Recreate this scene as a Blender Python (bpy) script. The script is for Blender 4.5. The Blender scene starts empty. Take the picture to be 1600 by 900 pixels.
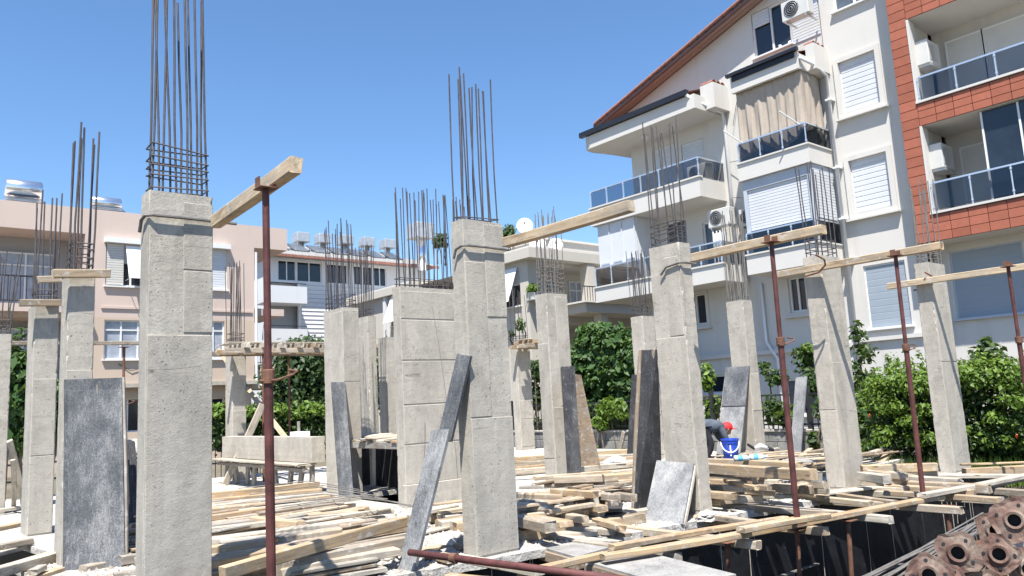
import bpy, math, random
import numpy as np
from mathutils import Vector, Matrix
random.seed(7); RNG = np.random.default_rng(7)
scene = bpy.context.scene
COL = scene.collection
V = Vector

# ------------------------------------------------------------------ camera
FPX, PIT, ROL, YAW, CAMH = 1214.19, math.radians(8.15662), math.radians(-3.00385), math.radians(49.9843), 1.33916
_F = V((math.cos(YAW)*math.cos(PIT), math.sin(YAW)*math.cos(PIT), math.sin(PIT)))
_R0 = V((math.sin(YAW), -math.cos(YAW), 0)); _U0 = _R0.cross(_F)
_R = _R0*math.cos(ROL)+_U0*math.sin(ROL); _U = -_R0*math.sin(ROL)+_U0*math.cos(ROL)
CAM = V((0, 0, CAMH))
cd = bpy.data.cameras.new('camera'); cam = bpy.data.objects.new('camera', cd); COL.objects.link(cam)
cd.sensor_fit = 'HORIZONTAL'; cd.sensor_width = 36; cd.lens = FPX/1600*36; cd.clip_start = .05; cd.clip_end = 3000
cam.matrix_world = Matrix(((_R.x, _U.x, -_F.x, 0), (_R.y, _U.y, -_F.y, 0), (_R.z, _U.z, -_F.z, CAMH), (0, 0, 0, 1)))
scene.camera = cam
scene.view_settings.view_transform = 'Standard'; scene.view_settings.look = 'None'
scene.view_settings.exposure = 1.1; scene.view_settings.gamma = 1
# ------------------------------------------------------------------ sky and sun
SUN = V((-1.12, -1.0, 3.05)).normalized()
w = bpy.data.worlds.new('World'); scene.world = w; w.use_nodes = True
nt = w.node_tree; bg = nt.nodes['Background']; sky = nt.nodes.new('ShaderNodeTexSky')
sky.sky_type = 'NISHITA'; sky.sun_disc = False; sky.sun_elevation = math.asin(SUN.z)
sky.sun_rotation = math.atan2(SUN.x, SUN.y); sky.altitude = 30; sky.air_density = 1.0; sky.dust_density = .3; sky.ozone_density = 4.5
hs = nt.nodes.new('ShaderNodeHueSaturation'); hs.inputs['Saturation'].default_value = 1.1; nt.links.new(sky.outputs[0], hs.inputs['Color']); nt.links.new(hs.outputs[0], bg.inputs[0]); bg.inputs[1].default_value = .1
sd = bpy.data.lights.new('sun', 'SUN'); sd.energy = 5.0; sd.angle = math.radians(.53); sd.color = (1, .955, .88)
so = bpy.data.objects.new('sun', sd); COL.objects.link(so); so.rotation_euler = SUN.to_track_quat('Z', 'Y').to_euler(); so.location = (0, 0, 40)

# ------------------------------------------------------------------ survey helpers: sight line -> point on a real plane
def ray(x, y): return _F+_R*((x-800)/FPX)-_U*((y-450)/FPX)
def PZ(x, y, z=0.): d = ray(x, y); return CAM+d*((z-CAMH)/d.z)
def PX(x, y, X): d = ray(x, y); return CAM+d*(X/d.x)
def PY(x, y, Y): d = ray(x, y); return CAM+d*(Y/d.y)
def PD(x, y, t): return CAM+ray(x, y)*t
def ru(a, b): return random.uniform(a, b)

# ------------------------------------------------------------------ mesh helpers
class MB:
    def __init__(s): s.v = []; s.f = []
    def add(s, vs, fs):
        n = len(s.v); s.v += [tuple(p) for p in vs]; s.f += [tuple(i+n for i in f) for f in fs]; return s
    def box(s, x0, x1, y0, y1, z0, z1):
        return s.add([(x0,y0,z0),(x1,y0,z0),(x1,y1,z0),(x0,y1,z0),(x0,y0,z1),(x1,y0,z1),(x1,y1,z1),(x0,y1,z1)],
                     [(0,3,2,1),(4,5,6,7),(0,1,5,4),(1,2,6,5),(2,3,7,6),(3,0,4,7)])
    def cbox(s, x0, x1, y0, y1, z0, z1, c=.006, jit=0.):
        """box with chamfered edges"""
        lo = (x0,y0,z0); hi = (x1,y1,z1); vs = []; idx = {}
        for sx in (0,1):
            for sy in (0,1):
                for sz in (0,1):
                    for a in range(3):
                        p = []
                        for k, sg in enumerate((sx,sy,sz)):
                            e = hi[k] if sg else lo[k]
                            p.append(e if k == a else e+(-c if sg else c))
                        idx[(sx,sy,sz,a)] = len(vs); vs.append(tuple(q+ru(-jit,jit) for q in p))
        fs = []
        for a in range(3):
            b, d = [(1,2),(2,0),(0,1)][a]
            for sg in (0,1):
                q = []
                for tb, td in ((0,0),(1,0),(1,1),(0,1)):
                    k = [0,0,0]; k[a] = sg; k[b] = tb; k[d] = td; q.append(idx[(*k,a)])
                fs.append(tuple(q) if sg else tuple(reversed(q)))
            for tb in (0,1):
                for td in (0,1):
                    k0=[0,0,0]; k0[b]=tb; k0[d]=td; k1=list(k0); k1[a]=1
                    fs.append((idx[(*k0,b)],idx[(*k1,b)],idx[(*k1,d)],idx[(*k0,d)]))
        for sx in (0,1):
            for sy in (0,1):
                for sz in (0,1): fs.append(tuple(idx[(sx,sy,sz,a)] for a in range(3)))
        return s.add(vs, fs)
    def tube(s, pts, r, n=6, cap=True):
        pts = [V(p) for p in pts]; rs = r if isinstance(r, (list, tuple)) else [r]*len(pts); vs = []; fs = []
        for i, p in enumerate(pts):
            t = (pts[min(i+1,len(pts)-1)]-pts[max(i-1,0)]).normalized()
            a = t.orthogonal().normalized() if i == 0 else (a-t*a.dot(t)).normalized()
            b = t.cross(a)
            for k in range(n):
                q = 2*math.pi*k/n; vs.append(p+(a*math.cos(q)+b*math.sin(q))*rs[i])
        for i in range(len(pts)-1):
            for k in range(n): fs.append((i*n+k, i*n+(k+1)%n, (i+1)*n+(k+1)%n, (i+1)*n+k))
        if cap: fs += [tuple(reversed(range(n))), tuple(range((len(pts)-1)*n, len(pts)*n))]
        return s.add(vs, fs)
    def slab4(s, q, th, away=None):
        """a board from four corners plus a thickness behind it"""
        q = [V(p) for p in q]; nrm = (q[1]-q[0]).cross(q[3]-q[0]).normalized()
        if nrm.dot(q[0]-CAM if away is None else away) < 0: nrm = -nrm
        b = [p+nrm*th for p in q]
        return s.add(q+b, [(0,1,2,3),(7,6,5,4),(0,4,5,1),(1,5,6,2),(2,6,7,3),(3,7,4,0)])
    def prism(s, poly, z0, z1):
        n = len(poly)
        return s.add([(p[0],p[1],z0) for p in poly]+[(p[0],p[1],z1) for p in poly],
                     [tuple(reversed(range(n))), tuple(range(n,2*n))]+[(i,(i+1)%n,n+(i+1)%n,n+i) for i in range(n)])
    def quad(s, *p): return s.add(p, [tuple(range(len(p)))])
    def build(s, name, mat, parent=None, origin=None, smooth=False, fix=True):
        a = np.array(s.v, dtype=float)
        if origin is None: lo, hi = a.min(0), a.max(0); origin = ((lo[0]+hi[0])/2, (lo[1]+hi[1])/2, lo[2])
        origin = V(origin); a -= np.array(origin)
        me = bpy.data.meshes.new(name); me.from_pydata(a.tolist(), [], s.f); me.update()
        if fix:
            import bmesh
            bm = bmesh.new(); bm.from_mesh(me); bmesh.ops.recalc_face_normals(bm, faces=bm.faces); bm.to_mesh(me); bm.free()
        if smooth: me.polygons.foreach_set('use_smooth', [True]*len(me.polygons))
        me.materials.append(M[mat] if isinstance(mat, str) else mat)
        return place(name, me, parent, Matrix.Translation(origin))
def wloc(o):
    p = V(o.location)
    while o.parent: o = o.parent; p += o.location
    return p
def place(name, me, parent, mw):
    o = bpy.data.objects.new(name, me); COL.objects.link(o)
    if parent: o.parent = parent; o.matrix_basis = Matrix.Translation(-wloc(parent))@mw
    else: o.matrix_basis = mw
    return o
def tag(o, label, cat, group=None):
    o['label'] = label; o['category'] = cat
    if group: o['group'] = group
    return o
def struct(o, kind='structure'): o['kind'] = kind; return o
def thing(name, label, cat, loc, group=None):
    o = bpy.data.objects.new(name, None); COL.objects.link(o); o.location = loc; o.empty_display_size = .2
    return tag(o, label, cat, group)
_UNIT = {}
def plank(name, p0, p1, wd, th, mat, parent=None, up=(0,0,1), bow=0., key=None):
    """timber along p0->p1 (centre line of its TOP face), wd wide, th thick"""
    p0 = V(p0); p1 = V(p1); L = (p1-p0).length; x = (p1-p0).normalized(); up = V(up)
    y = up.cross(x).normalized(); z = x.cross(y)
    n = 5 if L > .6 else 3; c = min(.007, th*.22); vs = []; fs = []
    sb = ru(-1,1)*min(.022,.008*L); vb = ru(-1,1)*min(.012,.005*L); tw = ru(-.06,.06)
    for i in range(n):
        u = i/(n-1)*2-1; ex = L/2*u; oy = sb*(1-u*u); oz = vb*(1-u*u); an = tw*u; ww = wd/2*(1+ru(-.03,.03))
        for (a,b) in ((-ww+c,0),(ww-c,0),(ww,-c),(ww,-th+c),(ww-c,-th),(-ww+c,-th),(-ww,-th+c),(-ww,-c)):
            jx = ru(-.012,.012) if i in (0,n-1) else 0
            vs.append((ex+jx, oy+a*math.cos(an)-(b+th/2)*math.sin(an)+ru(-.0015,.0015), oz+a*math.sin(an)+(b+th/2)*math.cos(an)-th/2+ru(-.0015,.0015)))
    for i in range(n-1):
        for k in range(8): fs.append((i*8+k,(i+1)*8+k,(i+1)*8+(k+1)%8,i*8+(k+1)%8))
    fs += [tuple(range(8)), tuple(reversed(range((n-1)*8,n*8)))]
    me = bpy.data.meshes.new(name); me.from_pydata(vs, [], fs); me.update()
    me.materials.append(M[mat])
    c = (p0+p1)/2
    mw = Matrix(((x.x,y.x,z.x,c.x),(x.y,y.y,z.y,c.y),(x.z,y.z,z.z,c.z),(0,0,0,1)))
    return place(name, me, parent, mw)

# ------------------------------------------------------------------ materials
M = {}
class NT:
    def __init__(s, name):
        s.m = bpy.data.materials.new(name); s.m.use_nodes = True; s.t = s.m.node_tree; s.n = s.t.nodes
        s.b = s.n['Principled BSDF']; s.out = s.n['Material Output']; M[name] = s.m
        s.tc = s.n.new('ShaderNodeTexCoord'); s.oi = s.n.new('ShaderNodeObjectInfo')
        s.co = s.vadd(s.tc.outputs['Object'], s.oi.outputs['Random'], 37.)
    def L(s, a, b): s.t.links.new(a, b)
    def vadd(s, v, r, k):
        m = s.math('MULTIPLY', r, k); n = s.n.new('ShaderNodeVectorMath'); n.operation = 'ADD'; s.L(v, n.inputs[0]); s.L(m, n.inputs[1]); return n.outputs[0]
    def math(s, op, a, b=None, c=None, clamp=False):
        n = s.n.new('ShaderNodeMath'); n.operation = op; n.use_clamp = clamp
        for i, q in enumerate((a, b, c)):
            if q is None: continue
            if isinstance(q, (int, float)): n.inputs[i].default_value = q
            else: s.L(q, n.inputs[i])
        return n.outputs[0]
    def map(s, v, sc):
        n = s.n.new('ShaderNodeMapping'); s.L(v, n.inputs[0]); n.inputs['Scale'].default_value = sc if hasattr(sc, '__len__') else (sc,)*3; return n.outputs[0]
    def noise(s, sc, det=4, rough=.6, v=None, dist=0.):
        n = s.n.new('ShaderNodeTexNoise'); s.L(s.map(v or s.co, sc), n.inputs['Vector']); n.inputs['Scale'].default_value = 1
        n.inputs['Detail'].default_value = det; n.inputs['Roughness'].default_value = rough; n.inputs['Distortion'].default_value = dist
        return n.outputs['Fac']
    def voro(s, sc, feat='F1', v=None, out='Distance'):
        n = s.n.new('ShaderNodeTexVoronoi'); n.feature = feat; s.L(s.map(v or s.co, sc), n.inputs['Vector']); n.inputs['Scale'].default_value = 1; return n.outputs[out]
    def ramp(s, f, stops):
        n = s.n.new('ShaderNodeValToRGB'); s.L(f, n.inputs[0]); e = n.color_ramp.elements
        while len(e) < len(stops): e.new(.5)
        for i, (p, c) in enumerate(stops):
            e[i].position = p; e[i].color = (*(c if hasattr(c, '__len__') else (c,)*3), 1)
        return n.outputs[0]
    def mix(s, f, a, b, mode='MIX'):
        n = s.n.new('ShaderNodeMix'); n.data_type = 'RGBA'; n.blend_type = mode
        for i, q in ((0, f), (6, a), (7, b)):
            if isinstance(q, (int, float)): n.inputs[i].default_value = q
            elif isinstance(q, (tuple, list)): n.inputs[i].default_value = (*q, 1)
            else: s.L(q, n.inputs[i])
        return n.outputs[2]
    def bump(s, h, st, d=.01):
        n = s.n.new('ShaderNodeBump'); n.inputs['Strength'].default_value = st; n.inputs['Distance'].default_value = d; s.L(h, n.inputs['Height']); s.L(n.outputs[0], s.b.inputs['Normal'])
    def fin(s, col, rough=.8, spec=.3, metal=0.):
        if isinstance(col, tuple): s.b.inputs['Base Color'].default_value = (*col, 1)
        else: s.L(col, s.b.inputs['Base Color'])
        if isinstance(rough, (int, float)): s.b.inputs['Roughness'].default_value = rough
        else: s.L(rough, s.b.inputs['Roughness'])
        s.b.inputs['Specular IOR Level'].default_value = spec; s.b.inputs['Metallic'].default_value = metal
        return s.m
def m_concrete(name, c, k=.76, pits=1.):
    s = NT(name); dk = tuple(q*k for q in c); lt = tuple(min(1, q*1.12) for q in c); T = lambda f_: tuple(min(1, q*f_) for q in c)
    big = s.noise((2.6,2.6,1.3), 7, .72, dist=.4); col = s.ramp(big, [(.36,dk),(.52,c),(.66,lt)])
    fine = s.noise(70, 4, .75); col = s.mix(.4, col, s.ramp(fine, [(.28,.38),(.72,.62)]), 'OVERLAY')
    streak = s.noise((10,10,.45), 5, .65); col = s.mix(s.ramp(streak, [(.5,0.),(.68,.6)]), col, T(.8))
    blot = s.noise((5.5,5.5,4.), 7, .78, dist=.8); col = s.mix(s.ramp(blot, [(.55,0.),(.66,.6)]), col, T(1.22)); col = s.mix(s.ramp(blot, [(.3,.7),(.42,0.)]), col, T(.72))
    ln = s.noise((.35,.35,5.), 3, .5); line = s.math('LESS_THAN', s.math('ABSOLUTE', s.math('SUBTRACT', ln, .5)), .0045)
    line = s.math('MULTIPLY', line, s.ramp(s.noise(3.,3,.6), [(.58,0.),(.66,.9)])); col = s.mix(s.math('MULTIPLY', line, .6), col, T(.45))
    pv = s.voro(30); pm = s.noise(3.1, 3, .6)
    pit = s.math('MULTIPLY', s.math('LESS_THAN', pv, s.math('MULTIPLY', s.noise(40,1,.5), .3)), s.math('GREATER_THAN', pm, .53))
    pv2 = s.voro(10.); pm2 = s.noise(2.3, 2, .5)
    pit = s.math('MAXIMUM', pit, s.math('MULTIPLY', s.math('LESS_THAN', pv2, s.math('MULTIPLY', s.noise(15,1,.5), .15)), s.math('GREATER_THAN', pm2, .52)))
    hv = s.voro(75); hm = s.noise((2.,2.,2.6), 4, .65); pit = s.math('MAXIMUM', pit, s.math('MULTIPLY', s.math('LESS_THAN', hv, .3), s.math('GREATER_THAN', hm, .63)))
    pit = s.math('MULTIPLY', pit, pits)
    col = s.mix(s.math('MULTIPLY', pit, .7), col, T(.33))
    h = s.math('SUBTRACT', s.math('ADD', s.math('MULTIPLY', fine, .4), s.math('MULTIPLY', s.noise(9,6,.7), .9)), s.math('MULTIPLY', s.math('MAXIMUM', pit, line), 1.2))
    col = s.mix(1., col, s.ramp(s.oi.outputs['Random'], [(0,.93),(1,1.)]), 'MULTIPLY'); s.bump(h, .8, .009); return s.fin(col, .92, .18)
def m_wood(name, cs, grey=0.):
    s = NT(name)
    base = s.ramp(s.oi.outputs['Random'], [(i/(len(cs)-1), c) for i, c in enumerate(cs)])
    g = s.noise((1.6,26,26), 4, .65, dist=.6); col = s.mix(.8, base, s.ramp(g, [(.28,.25),(.5,.5),(.72,.68)]), 'OVERLAY')
    kn = s.voro((2.6,9,9)); col = s.mix(s.ramp(kn, [(.05,.75),(.13,0.)]), col, (.12,.06,.03))
    wx = s.noise((2.,5,5), 5, .72); col = s.mix(s.ramp(wx, [(.46,0.),(.62,.55+grey)]), col, (.27,.25,.22))
    dk = s.noise((1.3,3.5,3.5), 5, .7); col = s.mix(s.ramp(dk, [(.54,0.),(.68,.6)]), col, (.11,.08,.055))
    cem = s.noise((9,12,12), 6, .78); col = s.mix(s.ramp(cem, [(.55,0.),(.64,.75)]), col, (.5,.48,.44))
    fiber = s.noise((3,120,120), 2, .6); col = s.mix(.35, col, s.ramp(fiber, [(.3,.36),(.7,.6)]), 'OVERLAY')
    s.bump(g, .35, .004); return s.fin(col, .85, .2)
def m_ply(name, dark, mid, pale, amt=.5):
    s = NT(name)
    a = s.noise((46,46,2.6), 6, .7); b = s.noise((3.,3.,2.), 6, .7); fn = s.noise((95,95,60), 4, .75)
    f = s.math('ADD', s.math('MULTIPLY', a, .2), s.math('ADD', s.math('MULTIPLY', b, .42), s.math('MULTIPLY', fn, .38)))
    col = s.ramp(f, [(.38,dark),(amt,mid),(amt+.12,pale)])
    sp = s.noise((24,24,15), 5, .8); col = s.mix(s.ramp(sp, [(.61,0.),(.69,.5)]), col, (.34,.335,.32)); col = s.mix(s.ramp(sp, [(.3,.7),(.36,0.)]), col, tuple(q*.5 for q in dark))
    dr = s.noise((19,19,.7), 3, .5); col = s.mix(s.ramp(dr, [(.67,0.),(.71,.3)]), col, (.3,.295,.285))
    nail = s.math('LESS_THAN', s.voro(6.5), .035); col = s.mix(nail, col, (.05,.03,.02))
    s.bump(s.math('ADD', fn, a), .4, .004); return s.fin(col, .7, .3)
def m_plain(name, c, rough=.7, var=.08, sc=2.5, spec=.3, metal=0., bump=0.):
    s = NT(name); f = s.noise(sc, 5, .65)
    col = s.ramp(f, [(.3,tuple(q*(1-var) for q in c)),(.7,tuple(min(1,q*(1+var)) for q in c))])
    if bump: s.bump(s.noise(sc*14, 3, .6), bump, .004)
    return s.fin(col, rough, spec, metal)
def m_plaster(name, c, dirt=.12):
    s = NT(name); f = s.noise(.7, 5, .6, v=s.tc.outputs['Object']); st = s.noise((2.2,2.2,.22), 5, .65, v=s.tc.outputs['Object'])
    col = s.ramp(f, [(.3,tuple(q*.95 for q in c)),(.7,c)])
    col = s.mix(s.ramp(st, [(.55,0.),(.8,dirt*2.5)]), col, tuple(q*.72 for q in c))
    s.bump(s.noise(45, 3, .6), .25, .004); return s.fin(col, .88, .2)
def m_tile(name, c):
    s = NT(name); col = s.ramp(s.oi.outputs['Random'], [(0,tuple(q*.86 for q in c)),(.5,c),(1,tuple(q*1.16 for q in c))])
    f = s.noise(7, 5, .7); col = s.mix(.35, col, s.ramp(f, [(.3,.35),(.7,.62)]), 'OVERLAY'); return s.fin(col, .85, .2)
def m_splash(name, c):
    s = NT(name); f = s.noise(16, 6, .75); col = s.mix(s.ramp(f, [(.56,0.),(.66,.55)]), c, (.42,.43,.44)); return s.fin(col, .5, .4)
def m_leaf(name, cs):
    s = NT(name); g = s.n.new('ShaderNodeNewGeometry')
    col = s.ramp(g.outputs['Random Per Island'], [(i/(len(cs)-1), c) for i, c in enumerate(cs)])
    cl = s.noise(2.2, 3, .6, v=s.tc.outputs['Object']); col = s.mix(.6, col, s.ramp(cl, [(.3,.34),(.7,.62)]), 'OVERLAY')
    s.fin(col, .5, .35)
    tr = s.n.new('ShaderNodeBsdfTranslucent'); s.L(s.mix(.5, col, (.18,.26,.02)), tr.inputs[0])
    mx = s.n.new('ShaderNodeMixShader'); mx.inputs[0].default_value = .3; s.L(s.b.outputs[0], mx.inputs[1]); s.L(tr.outputs[0], mx.inputs[2]); s.L(mx.outputs[0], s.out.inputs[0])
def m_glass(name, tint, fac=.14, fr=.12):
    s = NT(name); t = s.n.new('ShaderNodeBsdfTransparent'); t.inputs[0].default_value = (*tint, 1)
    g = s.n.new('ShaderNodeBsdfGlossy'); g.inputs['Roughness'].default_value = .04; g.inputs[0].default_value = (.8,.85,.9,1)
    mx = s.n.new('ShaderNodeMixShader'); lw = s.n.new('ShaderNodeLayerWeight'); lw.inputs[0].default_value = .35
    s.L(s.math('ADD', s.math('MULTIPLY', lw.outputs['Fresnel'], fr), fac, clamp=True), mx.inputs[0]); s.L(t.outputs[0], mx.inputs[1]); s.L(g.outputs[0], mx.inputs[2]); s.L(mx.outputs[0], s.out.inputs[0])

m_concrete('concrete', (.415,.386,.337), .8); m_concrete('concrete_warm', (.425,.392,.34), .78)
m_concrete('block', (.27,.265,.25), .7, .4)
WOODS = [(.22,.165,.11),(.4,.3,.2),(.33,.225,.125),(.44,.36,.26),(.27,.225,.175),(.4,.275,.155),(.38,.32,.25),(.18,.14,.1),(.34,.3,.25)]
m_wood('wood', WOODS); m_wood('wood_yellow', [(.37,.265,.155),(.43,.325,.205),(.35,.235,.13),(.4,.31,.21)]); m_wood('wood_grey', [(.22,.205,.185),(.31,.285,.25),(.27,.24,.2)], .3)
m_wood('beam_wood', [(.44,.335,.22),(.5,.39,.265),(.42,.31,.195)]); m_wood('wood_white', [(.42,.38,.315),(.48,.435,.36),(.4,.34,.265)], .2); m_wood('wood_brown', [(.23,.175,.12),(.28,.21,.15)])
m_ply('ply_black', (.014,.014,.016), (.045,.046,.05), (.2,.2,.2), .54); m_ply('ply_grey', (.03,.033,.038), (.095,.101,.11), (.26,.26,.258), .505)
m_ply('ply_pale', (.06,.064,.07), (.2,.205,.21), (.36,.355,.345), .5); m_ply('ply_deck', (.11,.11,.107), (.26,.255,.245), (.37,.362,.345), .48)
m_plain('rebar', (.095,.085,.085), .6, .35, 9, .4, .4); m_plain('rebar_grey', (.17,.16,.15), .65, .3, 7, .3, .2)
m_plain('prop_red', (.095,.033,.03), .6, .5, 7, .4, .1, .3); m_plain('prop_rust', (.15,.075,.05), .75, .45, 9, .3, .1, .3)
m_plain('prop_red_bright', (.1,.034,.032), .7, .35, 9, .4)
def m_rust():
    s = NT('flange_rust'); a = s.noise(11, 7, .75); col = s.ramp(a, [(.3,(.05,.033,.028)),(.45,(.14,.082,.066)),(.58,(.2,.15,.122)),(.7,(.32,.28,.235))])
    col = s.mix(1., col, s.ramp(s.oi.outputs['Random'], [(0,.8),(.5,1.),(1,1.)]), 'MULTIPLY'); s.bump(s.noise(40, 5, .7), .6, .004); s.fin(col, .85, .25)
m_rust()
m_plaster('white_wall', (.565,.548,.518), .2); m_plaster('pink_wall', (.54,.44,.385), .12); m_plaster('sand_wall', (.5,.405,.325), .12)
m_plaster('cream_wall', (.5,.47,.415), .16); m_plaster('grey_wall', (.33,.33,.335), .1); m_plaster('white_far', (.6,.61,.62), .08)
m_plain('white_pvc', (.66,.67,.68), .45, .03); m_plain('shutter_white', (.55,.57,.6), .5, .03); m_plain('shutter_cream', (.52,.51,.48), .5, .05)
m_plain('shutter_blue', (.4,.44,.5), .5, .05); m_plain('shutter_slate', (.27,.315,.365), .55, .03); m_plain('rail_metal', (.6,.64,.7), .3, .05, 3, .5, .7); m_plain('black_metal', (.025,.027,.03), .5, .2)
m_plain('dark_glass', (.018,.024,.034), .07, .3, 1.2, .6); m_plain('grey_glass', (.09,.105,.125), .1, .3, 1.2, .6); m_plain('lace', (.3,.33,.38), .25, .25, 3, .5)
m_glass('rail_glass', (.6,.615,.64), .04)
m_plain('gutter_dark', (.02,.022,.03), .4, .15); m_plain('terracotta', (.27,.125,.09), .75, .3, 6); m_plain('soffit_wood', (.3,.215,.185), .7, .1); m_plain('verge_brown', (.045,.025,.024), .6, .2)
m_tile('orange_tile', (.325,.112,.072)); m_plain('tile_joint', (.06,.035,.03), .9, .1)
m_plain('curtain_beige', (.36,.31,.26), .9, .08, 5); m_plain('tank_metal', (.5,.5,.5), .35, .15, 4, .5, .5); m_plain('steel_bright', (.72,.75,.78), .22, .05, 4, .6, .9)
m_plain('ac_white', (.52,.52,.5), .5, .05); m_plain('rubber_black', (.02,.02,.022), .6, .2)
m_splash('bucket_blue', (.014,.065,.45)); m_plain('plastic_white', (.66,.66,.66), .4, .04); m_plain('bottle_clear', (.5,.64,.7), .15, .1, 4, .6); m_plain('bottle_label', (.1,.4,.65), .4, .05)
m_plain('sack', (.55,.58,.6), .7, .15, 8, .2, 0, .4); m_plain('roof_grey', (.24,.235,.23), .8, .2, 2.)
m_plain('skin', (.34,.19,.13), .6, .05); m_plain('shirt', (.075,.09,.115), .9, .35, 9, .2, 0, .6); m_plain('trousers', (.022,.024,.03), .9, .2, 8); m_plain('cap_red', (.6,.03,.035), .7, .05); m_plain('hair', (.02,.015,.012), .7, .1)
m_plain('bark', (.13,.1,.075), .9, .3, 12, .2, 0, .5); m_plain('flower', (.75,.12,.04), .6, .1); m_plain('foam', (.7,.71,.72), .8, .03); m_plain('pot', (.5,.5,.47), .7, .1)
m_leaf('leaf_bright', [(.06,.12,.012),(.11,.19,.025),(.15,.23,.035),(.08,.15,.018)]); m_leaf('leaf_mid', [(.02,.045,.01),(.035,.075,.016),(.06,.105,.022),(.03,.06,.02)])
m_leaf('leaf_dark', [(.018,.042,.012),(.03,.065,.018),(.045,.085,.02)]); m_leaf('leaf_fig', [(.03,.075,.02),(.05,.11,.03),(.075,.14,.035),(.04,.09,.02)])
def m_black():
    s = NT('bitumen'); a = s.noise(3, 6, .7); col = s.ramp(a, [(.35,(.004,.0045,.006)),(.7,(.013,.015,.019))])
    st = s.noise((22,22,.32), 2, .4); mk = s.noise((.9,.9,.35), 2, .5)
    f = s.math('MULTIPLY', s.ramp(st, [(.69,0.),(.72,1.)]), s.ramp(mk, [(.52,0.),(.6,.6)]))
    col = s.mix(f, col, (.33,.33,.32)); sp = s.math('LESS_THAN', s.voro(9), .035); col = s.mix(sp, col, (.22,.22,.21))
    s.bump(a, .5, .02); s.fin(col, .55, .35)
m_black()
def m_slab():
    s = NT('slab_dust'); a = s.noise(1.1, 6, .65); b = s.noise(16, 6, .75)
    col = s.ramp(a, [(.3,(.32,.3,.27)),(.5,(.47,.45,.415)),(.7,(.56,.54,.51))]); col = s.mix(.6, col, s.ramp(b, [(.32,.3),(.6,.58)]), 'OVERLAY')
    chips = s.voro(21); col = s.mix(s.math('MULTIPLY', s.math('LESS_THAN', chips, .16), .7), col, (.17,.15,.12))
    s.bump(s.math('ADD', b, s.noise(4,4,.6)), .9, .03); s.fin(col, .92, .15)
m_slab()
def m_ground():
    s = NT('site_ground'); a = s.noise(.5, 6, .65); b = s.noise(9, 6, .75)
    col = s.ramp(a, [(.3,(.11,.095,.07)),(.55,(.17,.15,.115)),(.72,(.23,.21,.175))]); col = s.mix(.6, col, s.ramp(b, [(.32,.3),(.65,.6)]), 'OVERLAY')
    s.bump(b, .9, .05); s.fin(col, .95, .1)
m_ground()

# ================================================================== SETTING: ground, pit, slab
HX0, HX1, HY0, HY1, GZ = -7., 13.3, 2.25, 17.4, -.3
g = MB(); B_ = 900.
xs = [-B_, HX0, HX1, B_]; ys = [-B_, HY0, HY1, B_]
for i in range(3):
    for j in range(3):
        if (i, j) != (1, 1): g.quad((xs[i],ys[j],GZ),(xs[i+1],ys[j],GZ),(xs[i+1],ys[j+1],GZ),(xs[i],ys[j+1],GZ))
PF = -3.1
for (a, b) in (((HX0,HY0),(HX1,HY0)),((HX1,HY0),(HX1,HY1)),((HX1,HY1),(HX0,HY1)),((HX0,HY1),(HX0,HY0))):
    g.quad((*a,PF),(*b,PF),(*b,GZ),(*a,GZ))
g.quad((HX0,HY0,PF),(HX1,HY0,PF),(HX1,HY1,PF),(HX0,HY1,PF))
struct(g.build('ground', 'site_ground', origin=(0,0,0), fix=False))
def front_y(x): return 5.92-(x-1.25)*.1205          # the slab's front edge
poly = []
n = 130
for i in range(n+1):
    x = 1.25+(12.45-1.25)*i/n; poly.append((x, front_y(x)-.05+ru(-.03,.02)))
poly += [(12.45,9.3),(1.25,9.3)]
for i in range(20): poly.append((1.25+ru(-.04,.03), 9.2-(9.2-6.)*i/19))
sm = MB(); sm.prism(poly, -.07, 0.); sm.prism([(12.45,6.1),(14.35,6.2),(14.35,17.4),(12.45,17.4)],-.07,0.); sm.prism([(6.8,9.3),(12.45,9.3),(12.45,17.4),(6.8,17.4)],-.07,0.)
sm.prism([(1.66,9.3),(5.72,9.3),(5.72,10.7),(1.5,10.7)],-.07,0.); sm.prism([(1.25,10.7),(5.72,10.7),(5.72,17.4),(1.25,17.4)],-.07,0.); sm.prism([(5.72,11.15),(6.8,11.15),(6.8,17.4),(5.72,17.4)],-.07,0.)
struct(sm.build('concrete_slab', 'slab_dust', origin=(0,0,0)))
bw = MB(); 
pa = [(1.3, front_y(1.3)+.03), (13.28, front_y(12.4)+.0)]
bw.slab4([(*pa[0],PF),(*pa[1],PF),(*pa[1],-.075),(*pa[0],-.075)], .25)
bwo = bw.build('basement_wall', 'bitumen'); tag(bwo, 'black tarred basement wall dropping into the pit below the concrete slab edge', 'wall')
bw = MB(); bw.box(1.7,1.95,front_y(1.7)+.33,17.3,PF,-.075)
tag(bw.build('basement_wall', 'bitumen'), 'black tarred side wall under the slab at the left picture edge', 'wall')
bw = MB(); bw.box(12.1,12.4,front_y(12.1)+.33,17.2,PF,-.075); tag(bw.build('basement_wall','bitumen'), 'dark basement wall under the far right slab side', 'wall')
# horizontal pour ledge and pale drips on the pit wall
lg = MB()
for a, b, z in ((7.4,8.7,-.75),(9.2,10.4,-1.0),(5.6,6.5,-.6)):
    lg.box(a,b,front_y((a+b)/2)-.05,front_y((a+b)/2)+.0,z,z+.012)
lg.build('pour_ledge', 'rebar_grey', bwo)
for i in range(20):
    x = random.choice([ru(4.1,4.7),ru(7.0,7.6),ru(9.5,10.2),ru(11.3,12.2),ru(5,12.)]); z1 = -.05; z0 = -ru(.25,1.5); r_ = ru(.002,.005)
    MB().tube([(x,front_y(x)-.002,z1),(x+ru(-.02,.02),front_y(x)-.004,(z0+z1)/2),(x+ru(-.03,.03),front_y(x)-.002,z0)], r_, 4).build('cement_drip','concrete',bwo)
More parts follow.
